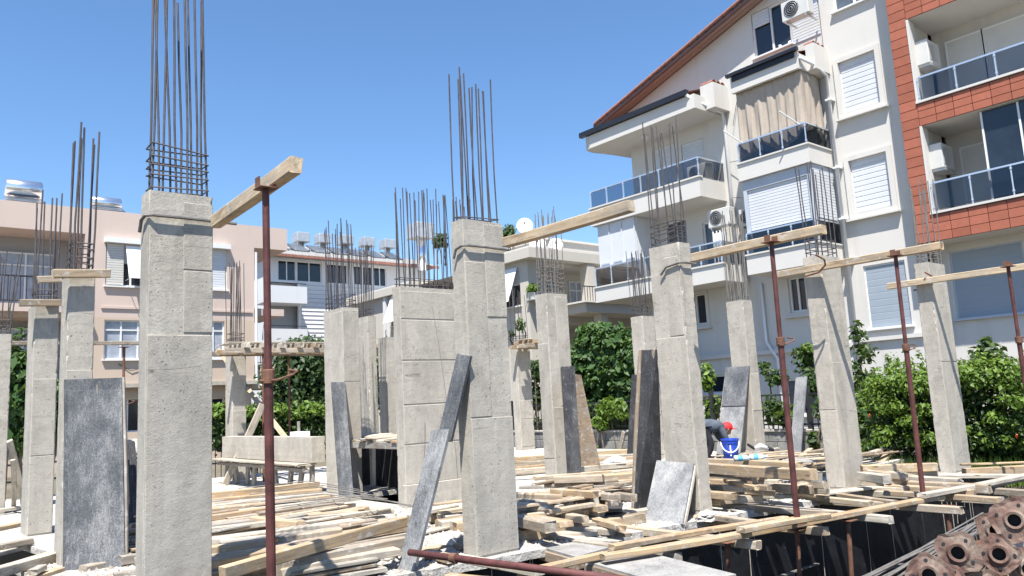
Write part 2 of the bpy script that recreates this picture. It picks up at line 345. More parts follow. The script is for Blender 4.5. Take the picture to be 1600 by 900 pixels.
# loose chips and cement crumbs on the slab
def crumbs(name, mat, pts, smin, smax, label_kind='stuff'):
    m = MB()
    for p in pts:
        s_ = ru(smin, smax); a = ru(0, 6.28); q = [(math.cos(a+k*2.1)*s_*ru(.6,1.2), math.sin(a+k*2.1)*s_*ru(.6,1.2)) for k in range(3)]
        h = s_*ru(.3,.9)
        m.add([(p[0]+x,p[1]+y,p[2]) for x,y in q]+[(p[0]+ru(-.3,.3)*s_,p[1]+ru(-.3,.3)*s_,p[2]+h)], [(0,1,3),(1,2,3),(2,0,3),(2,1,0)])
    o = m.build(name, mat, origin=(0,0,0)); return struct(o, 'stuff')
def on_slab(k, x0, x1, y1):
    r = []
    while len(r) < k:
        x = ru(x0,x1); y = ru(front_y(x)+.02, y1)
        if not (5.6 < x < 6.9 and y > 9.2): r.append((x,y,-.002))
    return r
crumbs('cement_crumbs', 'slab_dust', on_slab(5200,1.4,12.3,9.5)+on_slab(2600,2.5,6.5,8.8), .006, .045)
crumbs('dark_grit', 'wood_brown', on_slab(1600,1.4,12.3,9.5), .005, .025)
crumbs('wood_chips', 'wood', on_slab(1300,1.4,12.3,9.5), .01, .05)
# lumps of spilled cement
for i,(px_,py_,s_) in enumerate([(708,855,.16),(596,875,.13),(612,866,.1),(560,890,.16),(660,830,.1),(1105,812,.12),(500,888,.12)]):
    p = PZ(px_,py_); m = MB(); pts=[]; fs=[]
    for k in range(6):
        for j in range(12):
            a=j*math.pi/6; e=k*math.pi/12; rr=s_*math.cos(e)*ru(.75,1.15); pts.append((p.x+math.cos(a)*rr*1.3,p.y+math.sin(a)*rr,max(-.002,s_*.8*math.sin(e)*ru(.7,1.2)-.002 if k else -.002)))
    for k in range(5):
        for j in range(12): fs.append((k*12+j,k*12+(j+1)%12,(k+1)*12+(j+1)%12,(k+1)*12+j))
    fs.append(tuple(range(60,72))); m.add(pts,fs)
    tag(m.build('cement_lump','slab_dust'), 'small pale lump of spilled cement lying on the slab', 'rubble', 'cement lumps on the slab')

# ================================================================== CONCRETE COLUMNS
def shaft_mesh(m, x0, x1, y0, y1, z0, z1, cham=.007):
    n = max(3, int((z1-z0)/.05)); loops = []
    for i in range(n+1):
        z = z0+(z1-z0)*i/n
        def c(): return cham*random.choice([.6,.8,.9,1.,1.2,1.5]) if random.random() < .93 else cham*3
        w_ = .0009
        a,b,cc,d = c(),c(),c(),c(); zz = z+(ru(-.012,.012) if i == n else 0)
        loops.append([(x0+a,y0+ru(-w_,w_),zz),(x1-b,y0+ru(-w_,w_),zz),(x1+ru(-w_,w_),y0+b,zz),(x1+ru(-w_,w_),y1-cc,zz),(x1-cc,y1,zz),(x0+d,y1,zz),(x0+ru(-w_,w_),y1-d,zz),(x0+ru(-w_,w_),y0+a,zz)])
    vs = [p for l in loops for p in l]; fs = []
    for i in range(n):
        for k in range(8): fs.append((i*8+k,i*8+(k+1)%8,(i+1)*8+(k+1)%8,(i+1)*8+k))
    fs += [tuple(reversed(range(8))), tuple(range(n*8,n*8+8))]
    m.add(vs, fs)
def column(label, X, Y, w, d, H, rebar=1.45, nx=5, ny=2, rings=4, lean=(0,0), seams=(), mat='concrete', tie=None, rmat='rebar', rr=.0075, spread=.03, group='concrete columns rising from the slab', fan=.02, plinth=False):
    t = thing('concrete_column', label, 'column', (X+w/2, Y+d/2, 0), group)
    m = MB(); shaft_mesh(m, X, X+w, Y, Y+d, -.02, H)
    sh = m.build('shaft', mat, t, origin=(X+w/2,Y+d/2,0))
    pnl = []
    for (face,u0,u1,z0,z1) in seams:     # formwork panels that stand a few millimetres proud
        q = MB()
        if face == 'y': q.cbox(X+w*u0,X+w*u1,Y-.006,Y+.05,z0,z1,.004,.0015)
        else: q.cbox(X-.006,X+.05,Y+d*u0,Y+d*u1,z0,z1,.005,.002)
        q.build('cast_panel', mat, sh)
    if plinth:
        q = MB(); shaft_mesh(q, X-.06, X+w, Y-.09, Y+.02, 0, .28); q.build('plinth', mat, t)
    # rebars: along the perimeter
    pos = [];  e = .035
    for i in range(nx):
        u = e+(w-2*e)*i/max(1,nx-1)
        pos += [(X+u,Y+e),(X+u,Y+d-e)]
    for j in range(1,ny-1):
        v_ = e+(d-2*e)*j/(ny-1); pos += [(X+e,Y+v_),(X+w-e,Y+v_)]
    for (a,b) in pos:
        a += ru(-spread,spread)*.5; b += ru(-spread,spread)*.5
        a = min(max(a,X+.02),X+w-.02); b = min(max(b,Y+.02),Y+d-.02)
        h = rebar+ru(-.14,.08); fx, fy = ru(-fan,fan), ru(-fan,fan)
        k = ru(-.012,.012)
        MB().tube([(a,b,H-.03),(a+lean[0]*.3+fx*.3+k,b+lean[1]*.3+fy*.3,H+h*.33),(a+lean[0]*.62+fx*.7,b+lean[1]*.62+fy*.7-k,H+h*.66),(a+lean[0]+fx,b+lean[1]+fy,H+h)], rr, 6).build('rebar', rmat, t, fix=False)
    for i in range(rings):
        z = H+.05+i*.075+ru(-.012,.012); o = .0; q = .026
        p = [(X+q-o,Y+q-o),(X+w-q+o,Y+q-o),(X+w-q+o,Y+d-q+o),(X+q-o,Y+d-q+o)]
        p = [(a+lean[0]*.1*i/4,b,z+ru(-.02,.02)) for a,b in p]
        mm = MB(); p.append(p[0])
        for i2 in range(4): mm.tube([p[i2],p[i2+1]], .006, 5)
        mm.build('stirrup', rmat, t, fix=False)
    if tie:
        z0_, out = tie
        mm = MB(); mm.tube([(X-.03,Y+d*.6,z0_-.1),(X-.03,Y+d*.4,z0_-.02),(X-.025,Y-.005,z0_),(X+.02,Y-.03,z0_+.002),(X+w*.5,Y-.031,z0_+.004),(X+w+out,Y-.03,z0_)], .013, 7)
        mm.build('tie_rod', 'rebar_grey', t)
    return t
column('tall grey concrete column, nearest and largest at the left', 1.54,5.9,.46,.21,3.0, 1.72, 6,2,5, (-.02,0), [('y',.53,.997,2.42,2.93),('y',.535,.995,1.95,2.412),('y',.003,.995,-.0,1.93),('x',.02,.9,.0,2.9)], tie=(2.80,.17), fan=.04, rr=.0082)
column('grey concrete column with a dark plank and a pale plank leaning on it', 4.13,5.57,.47,.2,3.0, 1.42, 6,2,1, (.0,.0), [('y',.5,.995,2.1,2.97),('y',.003,.49,1.2,2.6),('y',.003,.997,.02,1.19)], tie=(2.74,.04), fan=.03)
column('narrow grey concrete column with a small square panel at its foot', 7.0,5.38,.21,.44,3.0, 1.5, 3,4,4, (.0,.0), [('x',.05,.5,1.95,2.85),('x',.02,.97,.05,1.94)], tie=(2.76,.03), fan=.05, mat='concrete_warm')
column('grey concrete column beside a heap of short timbers, fourth in the front row', 9.52,5.07,.52,.24,3.0, 1.3, 5,2,3, (.0,.0), [('y',.01,.98,.02,1.6),('x',.05,.95,1.0,1.85),('x',.05,.95,.03,.99)], fan=.06, mat='concrete_warm')
column('grey concrete column in front of the green hedge at the far right', 11.8,4.65,.57,.21,3.0, 1.25, 5,2,4, (.0,.0), [('y',.01,.6,.02,1.55),('y',.02,.98,1.56,2.7)], fan=.04, rmat='rebar_grey')
column('concrete column behind the big dark panel at the left', 1.53,8.7,.24,.34,2.8, 1.55, 3,3,5, (.02,0), [('y',.02,.98,.6,1.85)], fan=.03, rr=.0095)
column('slim concrete column second from the left edge', 1.62,11.3,.27,.5,2.83, 1.45, 3,3,3, (.02,0), [('y',.02,.98,.02,.95),('y',.02,.97,.96,1.9)], fan=.05, rr=.0095)
column('concrete column cut by the left picture edge', 1.5,14.6,.29,.6,2.8, 1.3, 3,3,3, (.08,0), [('y',.02,.98,.02,1.5)], fan=.07, rr=.0095, mat='concrete_warm')
column('broad concrete column with a narrow dark plank leaning at its front', 5.84,11.2,.29,.67,2.95, 1.45, 5,6,3, (-.03,0), [('x',.03,.55,1.05,2.88),('y',.02,.98,.02,1.75),('y',.02,.98,1.76,2.9)], fan=.05)
column('thin concrete column half hidden behind the broad column in the middle', 6.85,12.2,.17,.42,2.95, 1.3, 4,5,2, (.0,0), [('x',.3,.98,.4,2.6)], fan=.04)
column('concrete column low behind the broad middle column', 7.45,12.6,.2,.3,2.6, .1, 2,2,0, (0,0), [('x',.05,.95,.3,1.9)], fan=.0)
wl = column('wide concrete shear wall with horizontal pour joints in the middle', 5.62,9.1,1.35,.2,2.96, 1.42, 17,2,2, (-.0,0), [('y',.004,.997,2.52,2.9),('y',.002,.998,1.95,2.5),('y',.004,.996,1.35,1.93),('y',.002,.998,.82,1.33),('y',.004,.997,.29,.8)], fan=.05, plinth=True)
for (a,b) in (((676,480),(700,640)),((664,660),(662,725)),((707,660),(716,760))):
    p = PY(*a,9.085); q = PY(*b,9.085); MB().tube([p,(p+q)/2+V((.01,0,0)),q], .0022, 5).build('shadow_line','rebar_grey',wl)  # thin grey rods drawn in place of the narrow shadows across the wall
column('concrete column with a black panel and a brown panel leaning at its right', 8.37,9.13,.47,.27,3.0, 1.4, 7,3,6, (.0,0), [('y',.4,.98,1.2,2.95),('y',.01,.99,.05,1.18),('x',.05,.95,.4,2.2)], fan=.05, rmat='rebar_grey')
column('pale concrete column standing behind the narrow front column', 12.15,10.4,.37,.32,2.9, 1.35, 8,3,3, (0,0), [('y',.02,.98,.1,1.9)], fan=.06)
column('concrete column with a tall bundle of rebar in front of the white building', 12.81,8.46,.31,.38,3.0, 1.75, 6,5,1, (.0,.0), [('x',.03,.97,.1,1.45),('y',.03,.97,.9,1.6)], fan=.07, rmat='rebar_grey', rr=.009)
pcol = column('pale concrete column beyond the lumber pile, below the timber deck', 5.9,16.2,.29,.41,2.75, 1.8, 6,4,4, (0,0), [('y',.02,.98,.1,1.4)], fan=.05, mat='concrete_warm')
column('concrete column far back between two front columns with plants on top', 13.4,15.9,.47,.27,2.75, 1.5, 4,2,4, (0,0), [('y',.02,.98,.1,.8),('y',.02,.98,.82,1.3)], fan=.05)

# ================================================================== HEAD TIMBERS AND STEEL PROPS
def beam(label, a, b, z, mat='wood', w_=.075, t_=.09, group='timber beams cantilevered from the columns'):
    o = plank('timber_beam', PZ(*a,z), PZ(*b,z), w_, t_, mat); return tag(o, label, 'beam', group)
beam('thick timber beam on the leftmost steel prop, rising against the sky', (337,337),(462,245),2.78,'beam_wood',.075,.095)
beam('timber beam reaching from the middle column across the satellite dish', (789,372),(985,313),2.79,'beam_wood')
beam('timber beam reaching right from the narrow front column', (1081,397),(1286,351),2.79,'beam_wood')
beam('timber beam crossing the fourth column and the shaded shutter', (1217,424),(1470,378),2.865,'beam_wood')
beam('timber beam running off the right picture edge across the last column', (1387,443),(1625,408),2.765,'beam_wood')
for (c,lab) in (((1280,413),'fourth'),((1448,438),'last')):
    p = PZ(*c,2.82 if lab == 'fourth' else 2.74); m = MB(); m.tube([p+V((-.16,-.05,.1)),p+V((-.05,-.1,.04)),p+V((0,-.08,-.02)),p+V((0,.02,-.1)),p+V((0,.2,-.12))], .012, 6)
    tag(m.build('wire_clamp','prop_rust'), 'bent rusty rebar clamp tying the beam to the %s front column'%lab, 'clamp')
def prop(label, top, base, zc, mats=('prop_red','prop_red'), r=(.03,.024), hd=.07, group='steel props', cat='steel prop', brk=True):
    top = V(top); base = V(base); t = thing('steel_prop', label, cat, base, group); ax = (top-base).normalized()
    k = (zc-base.z)/(top.z-base.z); mid = base.lerp(top, k)
    MB().tube([base,mid], r[0], 12).build('outer_tube', mats[0], t, smooth=False)
    MB().tube([mid,top-ax*.008], r[1], 12).build('inner_tube', mats[1], t)
    MB().tube([mid-ax*.05,mid-ax*.045,mid+ax*.03,mid+ax*.035], [r[0]*1.05,r[0]*1.45,r[0]*1.45,r[0]*1.05], 12).build('collar', 'prop_rust', t)
    MB().tube([mid+V((-.05,.0,-.03)),mid+V((.03,-.05,-.03)),mid+V((.12,-.07,-.0)),mid+V((.16,-.04,.02)),mid+V((.12,.0,.03))], .007, 6).build('pin_handle', 'prop_rust', t)
    m = MB(); m.cbox(top.x-hd,top.x+hd,top.y-hd,top.y+hd,top.z-.008,top.z,.002)
    if brk:
        for s_ in (-1,1): m.box(top.x+s_*(hd-.006)-.004,top.x+s_*(hd-.006)+.004,top.y-.03,top.y+.03,top.z,top.z+.06)
    m.build('head_plate', 'prop_rust', t)
    MB().cbox(base.x-.06,base.x+.06,base.y-.06,base.y+.06,base.z-.008,base.z,.002).build('base_plate','prop_rust',t)
    return t
ta = PZ(415,294,2.665); prop('red-brown steel prop nearest the camera at the left, under the sloping beam', ta, (ta.x+.03,ta.y+.02,-.25), 1.55, r=(.0265,.021), group=None, hd=.055)
tc = PZ(1205,378,2.69); prop('long red steel prop left of the fourth column', tc, (tc.x,tc.y+.02,.1), 1.75, group=None, r=(.028,.022))
td = PZ(1399,399,2.765); prop('long red steel prop between the two right-hand columns', td, (td.x,td.y+.02,.06), 1.7, group=None, r=(.028,.022))
te = PZ(1575,416,2.67); prop('red steel prop at the right picture edge in front of the hedge', te, (te.x+.02,te.y,.02), 1.75, group=None, r=(.028,.022))
# posts carrying the walkway, standing in the pit
for i,(x,y,zt) in enumerate([(1136,846,.0),(1245,826,.0),(1325,812,.0),(1480,790,.0)]):
    p = PZ(x,y,zt); q = V((p.x+ru(-.1,.1),p.y+.1,PF)); prop('rusty steel prop standing in the dark pit under the walkway', p, q, -1.2, ('prop_rust','prop_rust'), (.028,.022), group='props in the pit', brk=False)

# ================================================================== WALKWAY OVER THE PIT
def wk(label, a, b, z, w_=.1, t_=.05, mat='wood_yellow', name='timber_plank', group='walkway timbers over the pit', cat='plank'):
    return tag(plank(name, PZ(*a,z), PZ(*b,z), w_, t_, mat), label, cat, group)
wk('narrow yellow plank running from the middle column foot to the walkway', (812,892),(945,862),.085,.07,.05,group=None)
wk('yellow walkway plank over the pit, nearest the plywood platform', (940,866),(1168,829),.1,.1,.05,group=None)
wk('pale plank lying on top of the walkway beside the narrow column', (955,851),(1228,806),.125,.085,.045,'wood_yellow',group=None)
wk('short double plank on the walkway at the foot of the long red prop', (1157,824),(1292,801),.15,.1,.05,group=None)
wk('long yellow walkway plank continuing to the right picture edge', (1165,830),(1470,772),.075,.1,.05,group=None)
wk('weathered plank overlapping the far right walkway end', (1440,771),(1625,736),.125,.1,.05,'wood_white',group=None)
wk('thin pale edge plank under the right half of the walkway', (1290,806),(1610,745),.05,.09,.03,'wood',group=None)
for i,(x,y) in enumerate([(1061,864),(1185,845),(1291,824),(1392,806),(1502,792),(1566,777),(1640,768)]):
    p = PZ(x,y,.022); q = V((p.x-.05+.02*i, p.y+1.95, .022))
    tag(plank('joist', q, p, .09, .075, random.choice(['wood_white','wood'])), 'timber joist end under the walkway, '+['nearest the plywood deck','second from the left','below the long red prop','right of the long red prop','left of the far right end','next to last at the right','last at the right picture edge'][i], 'joist', 'joists under the walkway')
for a,b,l in (((1095,801),(1190,814),'by the narrow column foot'),((1118,784),(1305,799),'leading from the timber heap to the walkway'),((1235,770),(1360,783),'right of the long red prop'),((1310,770),(1400,782),'below the white board by the fourth column'),((1382,766),(1560,777),'left of the far right prop foot')):
    tag(plank('joist', PZ(*a,.05), PZ(*b,.05), .08, .06, 'wood'), 'timber joist bridging slab and walkway '+l, 'joist')
wk('white-stained board lying flat at the foot of the fourth column', (1282,769),(1392,756),.06,.2,.03,'wood_white',group=None)
# plywood deck pieces
def deck(label, q, z, th=.02, mat='ply_deck'):
    P_ = [PZ(*p,z) for p in q]; t = thing('plywood_panel', label, 'panel', ((P_[0]+P_[2])/2)-V((0,0,.12)))
    MB().slab4(P_, th, V((0,0,-1))).build('sheet', mat, t)
    for k in range(4):
        a, b = P_[k], P_[(k+1)%4]; c = (P_[0]+P_[2])/2; a = a.lerp(c,.04); b = b.lerp(c,.04)
        plank('edge_batten', a-V((0,0,th+.001)), b-V((0,0,th+.001)), .05, .09, 'wood_brown', t)
deck('pale plywood deck panel beside the middle column foot', [(816,846),(842,833),(962,852),(900,870)], .0)
deck('pale plywood deck panel at the bottom edge right of the steel tube', [(912,876),(1000,860),(1150,897),(1060,918)], .02)
# steel tube and boards at the foot of the middle column
p0, p1 = PZ(640,863,.16), PZ(990,908,.16)
t = thing('steel_tube', 'dark red steel tube lying across the slab edge below the middle column', 'pipe', (p0+p1)/2-V((0,0,.027)))
MB().tube([p0,p1], .027, 14).build('tube','prop_red_bright',t,smooth=True); mdp = p0.lerp(p1,.24)
MB().tube([mdp-(p1-p0).normalized()*.03,mdp+(p1-p0).normalized()*.03], .037, 14).build('collar','prop_rust',t)
wk('white-stained plank lying along the foot of the middle column', (712,866),(842,889),.12,.1,.05,'wood_white',group=None)
wk('wooden rail under the dark red tube', (700,896),(800,905),.08,.08,.06,'wood_yellow',group=None)
wk('short timber block under the left end of the red tube', (665,858),(706,868),.08,.1,.06,'wood',group=None)
wk('dark timber on the slab between pale plank and middle column', (640,862),(722,842),.05,.05,.05,'wood_grey',group=None)

# ================================================================== LEANING PANELS AND PLANKS
def panel(label, q, th, mat, cat='panel', ribs=0, name='shutter_board', rib_mat='wood_brown'):
    """q: bottom left, bottom right, top right, top left"""
    q = [V(p) for p in q]; c = (q[0]+q[1])/2
    if not ribs:
        m = MB(); m.slab4(q, th); return tag(m.build(name, mat, origin=c), label, cat)
    t = thing(name, label, cat, c); m = MB(); m.slab4(q, th); m.build('sheet', mat, t, origin=c)
    nrm = (q[1]-q[0]).cross(q[3]-q[0]).normalized(); nrm = nrm if nrm.dot(q[0]-CAM) > 0 else -nrm
    for i in range(ribs):
        u = (i+.06)/(ribs-1+.12) if ribs > 1 else .5
        a = q[0].lerp(q[1],u)+nrm*th; b = q[3].lerp(q[2],u)+nrm*th
        plank('batten', a, b, .06, .045, rib_mat, t, up=-nrm)
    return t
panel('tall charcoal formwork panel streaked with cement, leaning on a left column', [PZ(98,892),PZ(195,885),PY(190,590,8.68),PY(100,593,8.68)], .021, 'ply_grey', ribs=3, rib_mat='wood_grey')
for i,(x0,x1,y1) in enumerate(((196,190,690),(203,193,694),(209,196,700),(214,203,690))):
    a = PZ(x0,848-i*5); b = a+V((-.25+.03*i,.45,2.3-.1*i)); 
    b = PY(x1, y1, a.y+.55)
    tag(plank('black_plank', a, b, .12, .03, 'ply_black', up=(0,-1,.2)), 'black formwork plank standing in a row beside the tall charcoal panel', 'plank', 'black planks behind the left columns')
# pair of planks on the middle column
bl, br = PZ(621,889), PZ(646,893)
tl_, tr_ = PX(674,672,3.86), PX(702,670,3.9)
panel('long pale cement-smeared plank leaning against the middle column, lower one', [bl,br,tr_,tl_], .03, 'ply_pale', 'plank', name='leaning_plank')
a0, a1 = PX(682,690,3.93), PX(704,690,3.955); 
panel('dark upper plank with blue sheen leaning against the middle column', [a0,a1,PX(735,556,4.1),PX(714,553,4.1)], .025, 'ply_grey', 'plank', name='leaning_plank')
panel('narrow dark plank leaning on the broad middle column', [PZ(530,784),PZ(553,782),PY(539,597,11.17),PY(517,597,11.17)], .028, 'ply_grey', 'plank', name='leaning_plank')
t = panel('black ribbed formwork panel leaning on the column behind the timber heap', [PZ(889,768),PZ(909,766),PY(898,572,9.1),PY(877,573,9.1)], .03, 'ply_black')
panel('brown back of a formwork panel leaning beside the black ribbed panel', [PZ(898,744,-.0),PZ(941,741,-.0),PY(908,586,9.6),PY(893,584,9.6)], .02, 'wood_brown')
panel('large black formwork panel on edge against the narrow front column', [PZ(992,803),PZ(1036,797),PX(1028,546,7.0),PX(1004,547,6.98)], .025, 'ply_black', ribs=2)
panel('short grey square panel leaning at the foot of the narrow front column', [PZ(1006,812),PZ(1066,819),PX(1084,724,6.98),PX(1026,719,6.98)], .022, 'ply_pale', ribs=2, rib_mat='wood_white')
panel('narrow black and white streaked panel left of the large black panel', [PZ(979,720),PZ(993,720),PX(999,586,12.1),PX(987,585,12.1)], .03, 'ply_black')
t = thing('shutter_board', 'tall grey two-piece formwork panel standing behind the worker and the bucket', 'panel', PZ(1142,714))
q0, q1, q2, q3 = PZ(1118,724),PZ(1155,723),PX(1171,572,12.78),PX(1134,574,12.78)
ma, mb_ = q0.lerp(q3,.58), q1.lerp(q2,.58)
MB().slab4([q0,q1,mb_,ma],.02).build('sheet','ply_pale',t); MB().slab4([ma+V((-.015,-.01,.004)),mb_+V((-.015,-.01,.004)),q2,q3],.02).build('sheet','ply_grey',t)
for u in (.05,.95):
    plank('batten', q0.lerp(q1,u)+V((.03,.02,0)), q3.lerp(q2,u)+V((.03,.02,0)), .05,.04,'wood_grey',t,up=(-1,-.3,.3))
panel('slim grey plank leaning against the garden fence right of a red prop', [PX(1234,718,14.25),PX(1249,718,14.2),PX(1260,588,14.8),PX(1243,590,14.8)], .03, 'ply_pale','plank', name='leaning_plank')
tag(plank('leaning_plank', PZ(1374,722,0), PX(1404,688,14.2), .12,.05,'wood'), 'short tan plank leaning in the hedge left of the last column', 'plank')
tag(plank('leaning_plank', PZ(965,712,-.2), PX(974,674,14.8), .12,.04,'wood',up=(-1,0,0)), 'short tan plank leaning on the block wall under the fig tree', 'plank')
tag(plank('leaning_plank', PY(352,757,15.25), PY(411,632,15.0), .13,.05,'wood_white',up=(0,-1,.1)), 'whitish plank leaning diagonally beyond the left lumber pile', 'plank')
tag(plank('brace', PX(340,545,6.2), PX(446,684,6.2), .1,.05,'wood',up=(-.4,-1,0)), 'tan diagonal brace running down from the timber deck to the hedge', 'plank')
a = PY(18,690,13.2); tag(plank('leaning_plank', PZ(40,800,.0), PY(16,690,13.6), .08,.04,'wood_white',up=(0,-1,.3)), 'pale plank leaning between the two leftmost columns', 'plank')
tag(plank('leaning_plank', PZ(22,800,.0), PY(21,720,13.6), .06,.04,'wood_white',up=(0,-1,.3)), 'short upright batten at the left picture edge', 'plank')

# ================================================================== LUMBER PILES
HUE = {'wood':'tan','wood_yellow':'yellowish','wood_white':'bleached whitish','wood_grey':'weathered grey','wood_brown':'dark brown'}
def look(w_, t_, mat, b, a): return HUE[mat]+(' flat board' if t_ < .055 else ' squared timber' if t_ > .085 else ' plank')+(', long' if (PZ(*b,.2)-PZ(*a,.2)).length > 1.6 else ', short')
def tim(a, b, z, w_=.1, t_=.1, mat='wood', grp='', label='', name='timber'):
    label = look(w_, t_, mat, b, a)+label[label.index('|')+1:] if '|' in label else label
    return tag(plank(name, PZ(*a,z), PZ(*b,z), w_, t_, mat), label, 'timber', grp)
def pile_end(y): return 4.15+(y-6.5)*.26
L1 = 'timber in the lower course of the wide lumber pile behind the left columns'; G1 = 'timbers of the left lumber pile'
for k in range(34):                       # lower courses of the pile
    y = 6.55+k*.158; x0 = 2.05+ru(-.15,.5); ln = ru(2.3,3.3); z = .105 if k % 2 else .1
    if y > 10.4: ln = min(ln, 3.3)
    tag(plank('timber', (x0,y+ru(-.02,.02),z), (min(x0+ln,pile_end(y)+ru(-.25,.1)),y+ru(-.1,.1),z+ru(-.02,.03)), ru(.08,.15), ru(.07,.1), random.choice(['wood','wood','wood_white','wood_grey'])), L1, 'timber', G1)
A1 = [((225,779),(498,752),.34,.1,.1,'wood_yellow'),((230,788),(502,763),.26,.12,.09,'wood'),((235,796),(504,770),.22,.16,.05,'wood_white'),((235,804),(521,772),.22,.1,.08,'wood'),
 ((240,811),(520,781),.2,.12,.06,'wood_white'),((240,817),(414,793),.24,.09,.06,'wood_yellow'),((230,830),(398,811),.22,.2,.03,'wood_grey'),((230,834),(400,816),.19,.2,.03,'wood_grey'),((396,806),(470,814),.25,.1,.1,'wood'),
 ((240,852),(565,810),.22,.13,.07,'wood_white'),((477,803),(560,797),.22,.1,.09,'wood'),((240,866),(425,839),.25,.1,.1,'wood_yellow'),((437,838),(531,825),.22,.1,.1,'wood'),((530,820),(585,811),.2,.1,.06,'wood_brown'),
 ((348,885),(632,807),.33,.07,.09,'wood_yellow'),((230,892),(462,849),.24,.18,.06,'wood'),((430,878),(634,838),.22,.11,.11,'wood'),((436,888),(620,855),.17,.12,.06,'wood_white'),((452,892),(584,870),.14,.14,.03,'wood_grey'),((440,902),(584,878),.1,.14,.03,'wood_brown'),((430,912),(600,884),.06,.16,.04,'wood_grey'),
 ((420,795),(560,774),.2,.1,.06,'wood_white'),((540,800),(600,792),.16,.1,.08,'wood'),((455,826),(566,806),.18,.1,.06,'wood')]
for a,b,z,w_,t_,mt in A1: tim(a,b,z,w_,t_,mt,G1,'|, on top of the wide left lumber pile'+(' near its front' if a[1] > 845 else ' near its back' if a[1] < 800 else ' midway'))
for k in range(7):
    a = PZ(372+k*9,763+k*5,.36); MB_ = MB().tube([a,a+V((.5+ru(0,.4),-.5,.02+ru(0,.05))),a+V((1.0,-1.2-ru(0,.4),-.05))], .006, 5)
    tag(MB_.build('steel_rod','rebar_grey'), 'thin bent rebar rod lying across the left lumber pile', 'rod', 'rods on the lumber pile')
LB = 'thin loose board strewn over the lumber and the slab, weathered'; GB = 'loose boards strewn on the slab'
def strew(n, x0, x1, y0, y1, z0, z1, lmin=.5, lmax=1.9, ang=.28, lab=LB):
    for k in range(n):
        x = ru(x0,x1); y = ru(y0,y1); ln = ru(lmin,lmax)/2; a = random.gauss(0,ang)+(-.05); z = ru(z0,z1); d = V((math.cos(a),math.sin(a),ru(-.03,.03)))*ln
        p, q = V((x,y,z))-d, V((x,y,z))+d
        if min(p.y-front_y(p.x), q.y-front_y(q.x)) < .12 or max(p.x,q.x) > 14.2 or min(p.x,q.x) < 1.9: continue
        if 'left lumber' in lab and max(p.x,q.x) > pile_end(y)+.1: continue
        tag(plank('loose_board',p,q,ru(.05,.13),random.choice([.018,.022,.025,.03,.045,.05]),random.choice(['wood','wood','wood_grey','wood_white','wood_brown','beam_wood'])),lab,'board',GB)
strew(120,2.2,4.6,6.5,9.0,.12,.22,.9,2.6,.09,'thin weathered loose board strewn over the left lumber pile')
strew(50,2.4,5.,9.0,11.5,.12,.24,.9,2.4,.08,'thin loose board on the far half of the left lumber pile')
strew(22,5.0,6.9,5.8,7.6,.1,.3,.4,1.2,.3,'thin loose board strewn over the heap beside the middle column')
strew(30,7.3,11.6,6.6,9.0,.03,.25,.5,1.8,.35,'thin loose board strewn on the slab behind the right columns')
strew(70,9.6,13.6,6.3,8.9,.02,.2,.6,2.2,.35,'thin loose board on the slab in front of the garden wall')
strew(36,7.6,9.4,5.5,6.9,.1,.3,.4,1.2,.35,'thin loose board in the heap left of the fourth column')
strew(7,3.6,5.4,5.9,7.2,.03,.1,.3,1.,.6,'small board scrap on the dusty slab left of the middle column')
L2 = 'rough timber at the bottom of the heap between middle and narrow columns'; G2 = 'timbers of the middle heap'
def P5(u,v): return (800+u/5.295, 680+v/5.295)
for k in range(20):
    x0 = 4.85+ru(-.1,.3); y = 5.75+k*.1; a = V((x0,y+.15,.1 if k<14 else .12)); b = a+V((ru(1.3,2.1),ru(-.35,-.2),0)); b.y = max(b.y, front_y(b.x)+.12)
    tag(plank('timber', a, b, .1, .1, random.choice(['wood','wood','wood_white'])), L2, 'timber', G2)
for u0,v0,u1,v1,z,w_,t_,mt in [(a_,b_,c_,d_,z_*.85,w__*.9,t__*.78,m__) for a_,b_,c_,d_,z_,w__,t__,m__ in [(-60,470,435,490,.36,.1,.1,'wood'),(340,440,690,462,.42,.1,.09,'wood'),(420,480,690,510,.33,.1,.1,'wood_white'),(690,470,870,490,.36,.1,.09,'wood'),(860,470,1010,490,.34,.1,.1,'wood'),(-60,520,490,550,.31,.11,.1,'wood'),
  (490,535,750,585,.27,.14,.08,'wood_yellow'),(-60,550,410,578,.3,.1,.1,'wood_white'),(420,600,620,616,.22,.1,.08,'wood_yellow'),(330,615,600,670,.22,.11,.08,'wood'),(90,645,450,712,.24,.17,.07,'wood_yellow'),(-60,640,320,715,.27,.15,.12,'wood'),
  (630,610,740,622,.2,.1,.08,'wood_white'),(460,748,850,772,.09,.1,.08,'wood_white'),(320,795,710,795,.06,.1,.06,'wood_white'),(240,815,900,870,.03,.1,.03,'wood_white'),(600,705,850,735,.12,.1,.06,'wood_white'),(690,680,910,745,.16,.1,.07,'wood'),(850,785,960,810,.05,.1,.04,'wood'),
  (740,500,850,540,.3,.1,.1,'wood'),(800,560,870,540,.26,.1,.1,'wood')]]:
    tim(P5(u0,v0),P5(u1,v1),z,w_,t_,mt,G2,'|, in the heap beside the middle column'+(', upper layer' if z > .3 else ', middle layer' if z > .15 else ', lowest in front'))
m = MB(); a,b = PZ(*P5(-60,605),.24),PZ(*P5(322,612),.24); m.tube([a,b],.04,10); tag(m.build('log','wood_grey'),'thin round grey log in the heap behind the middle column','log')
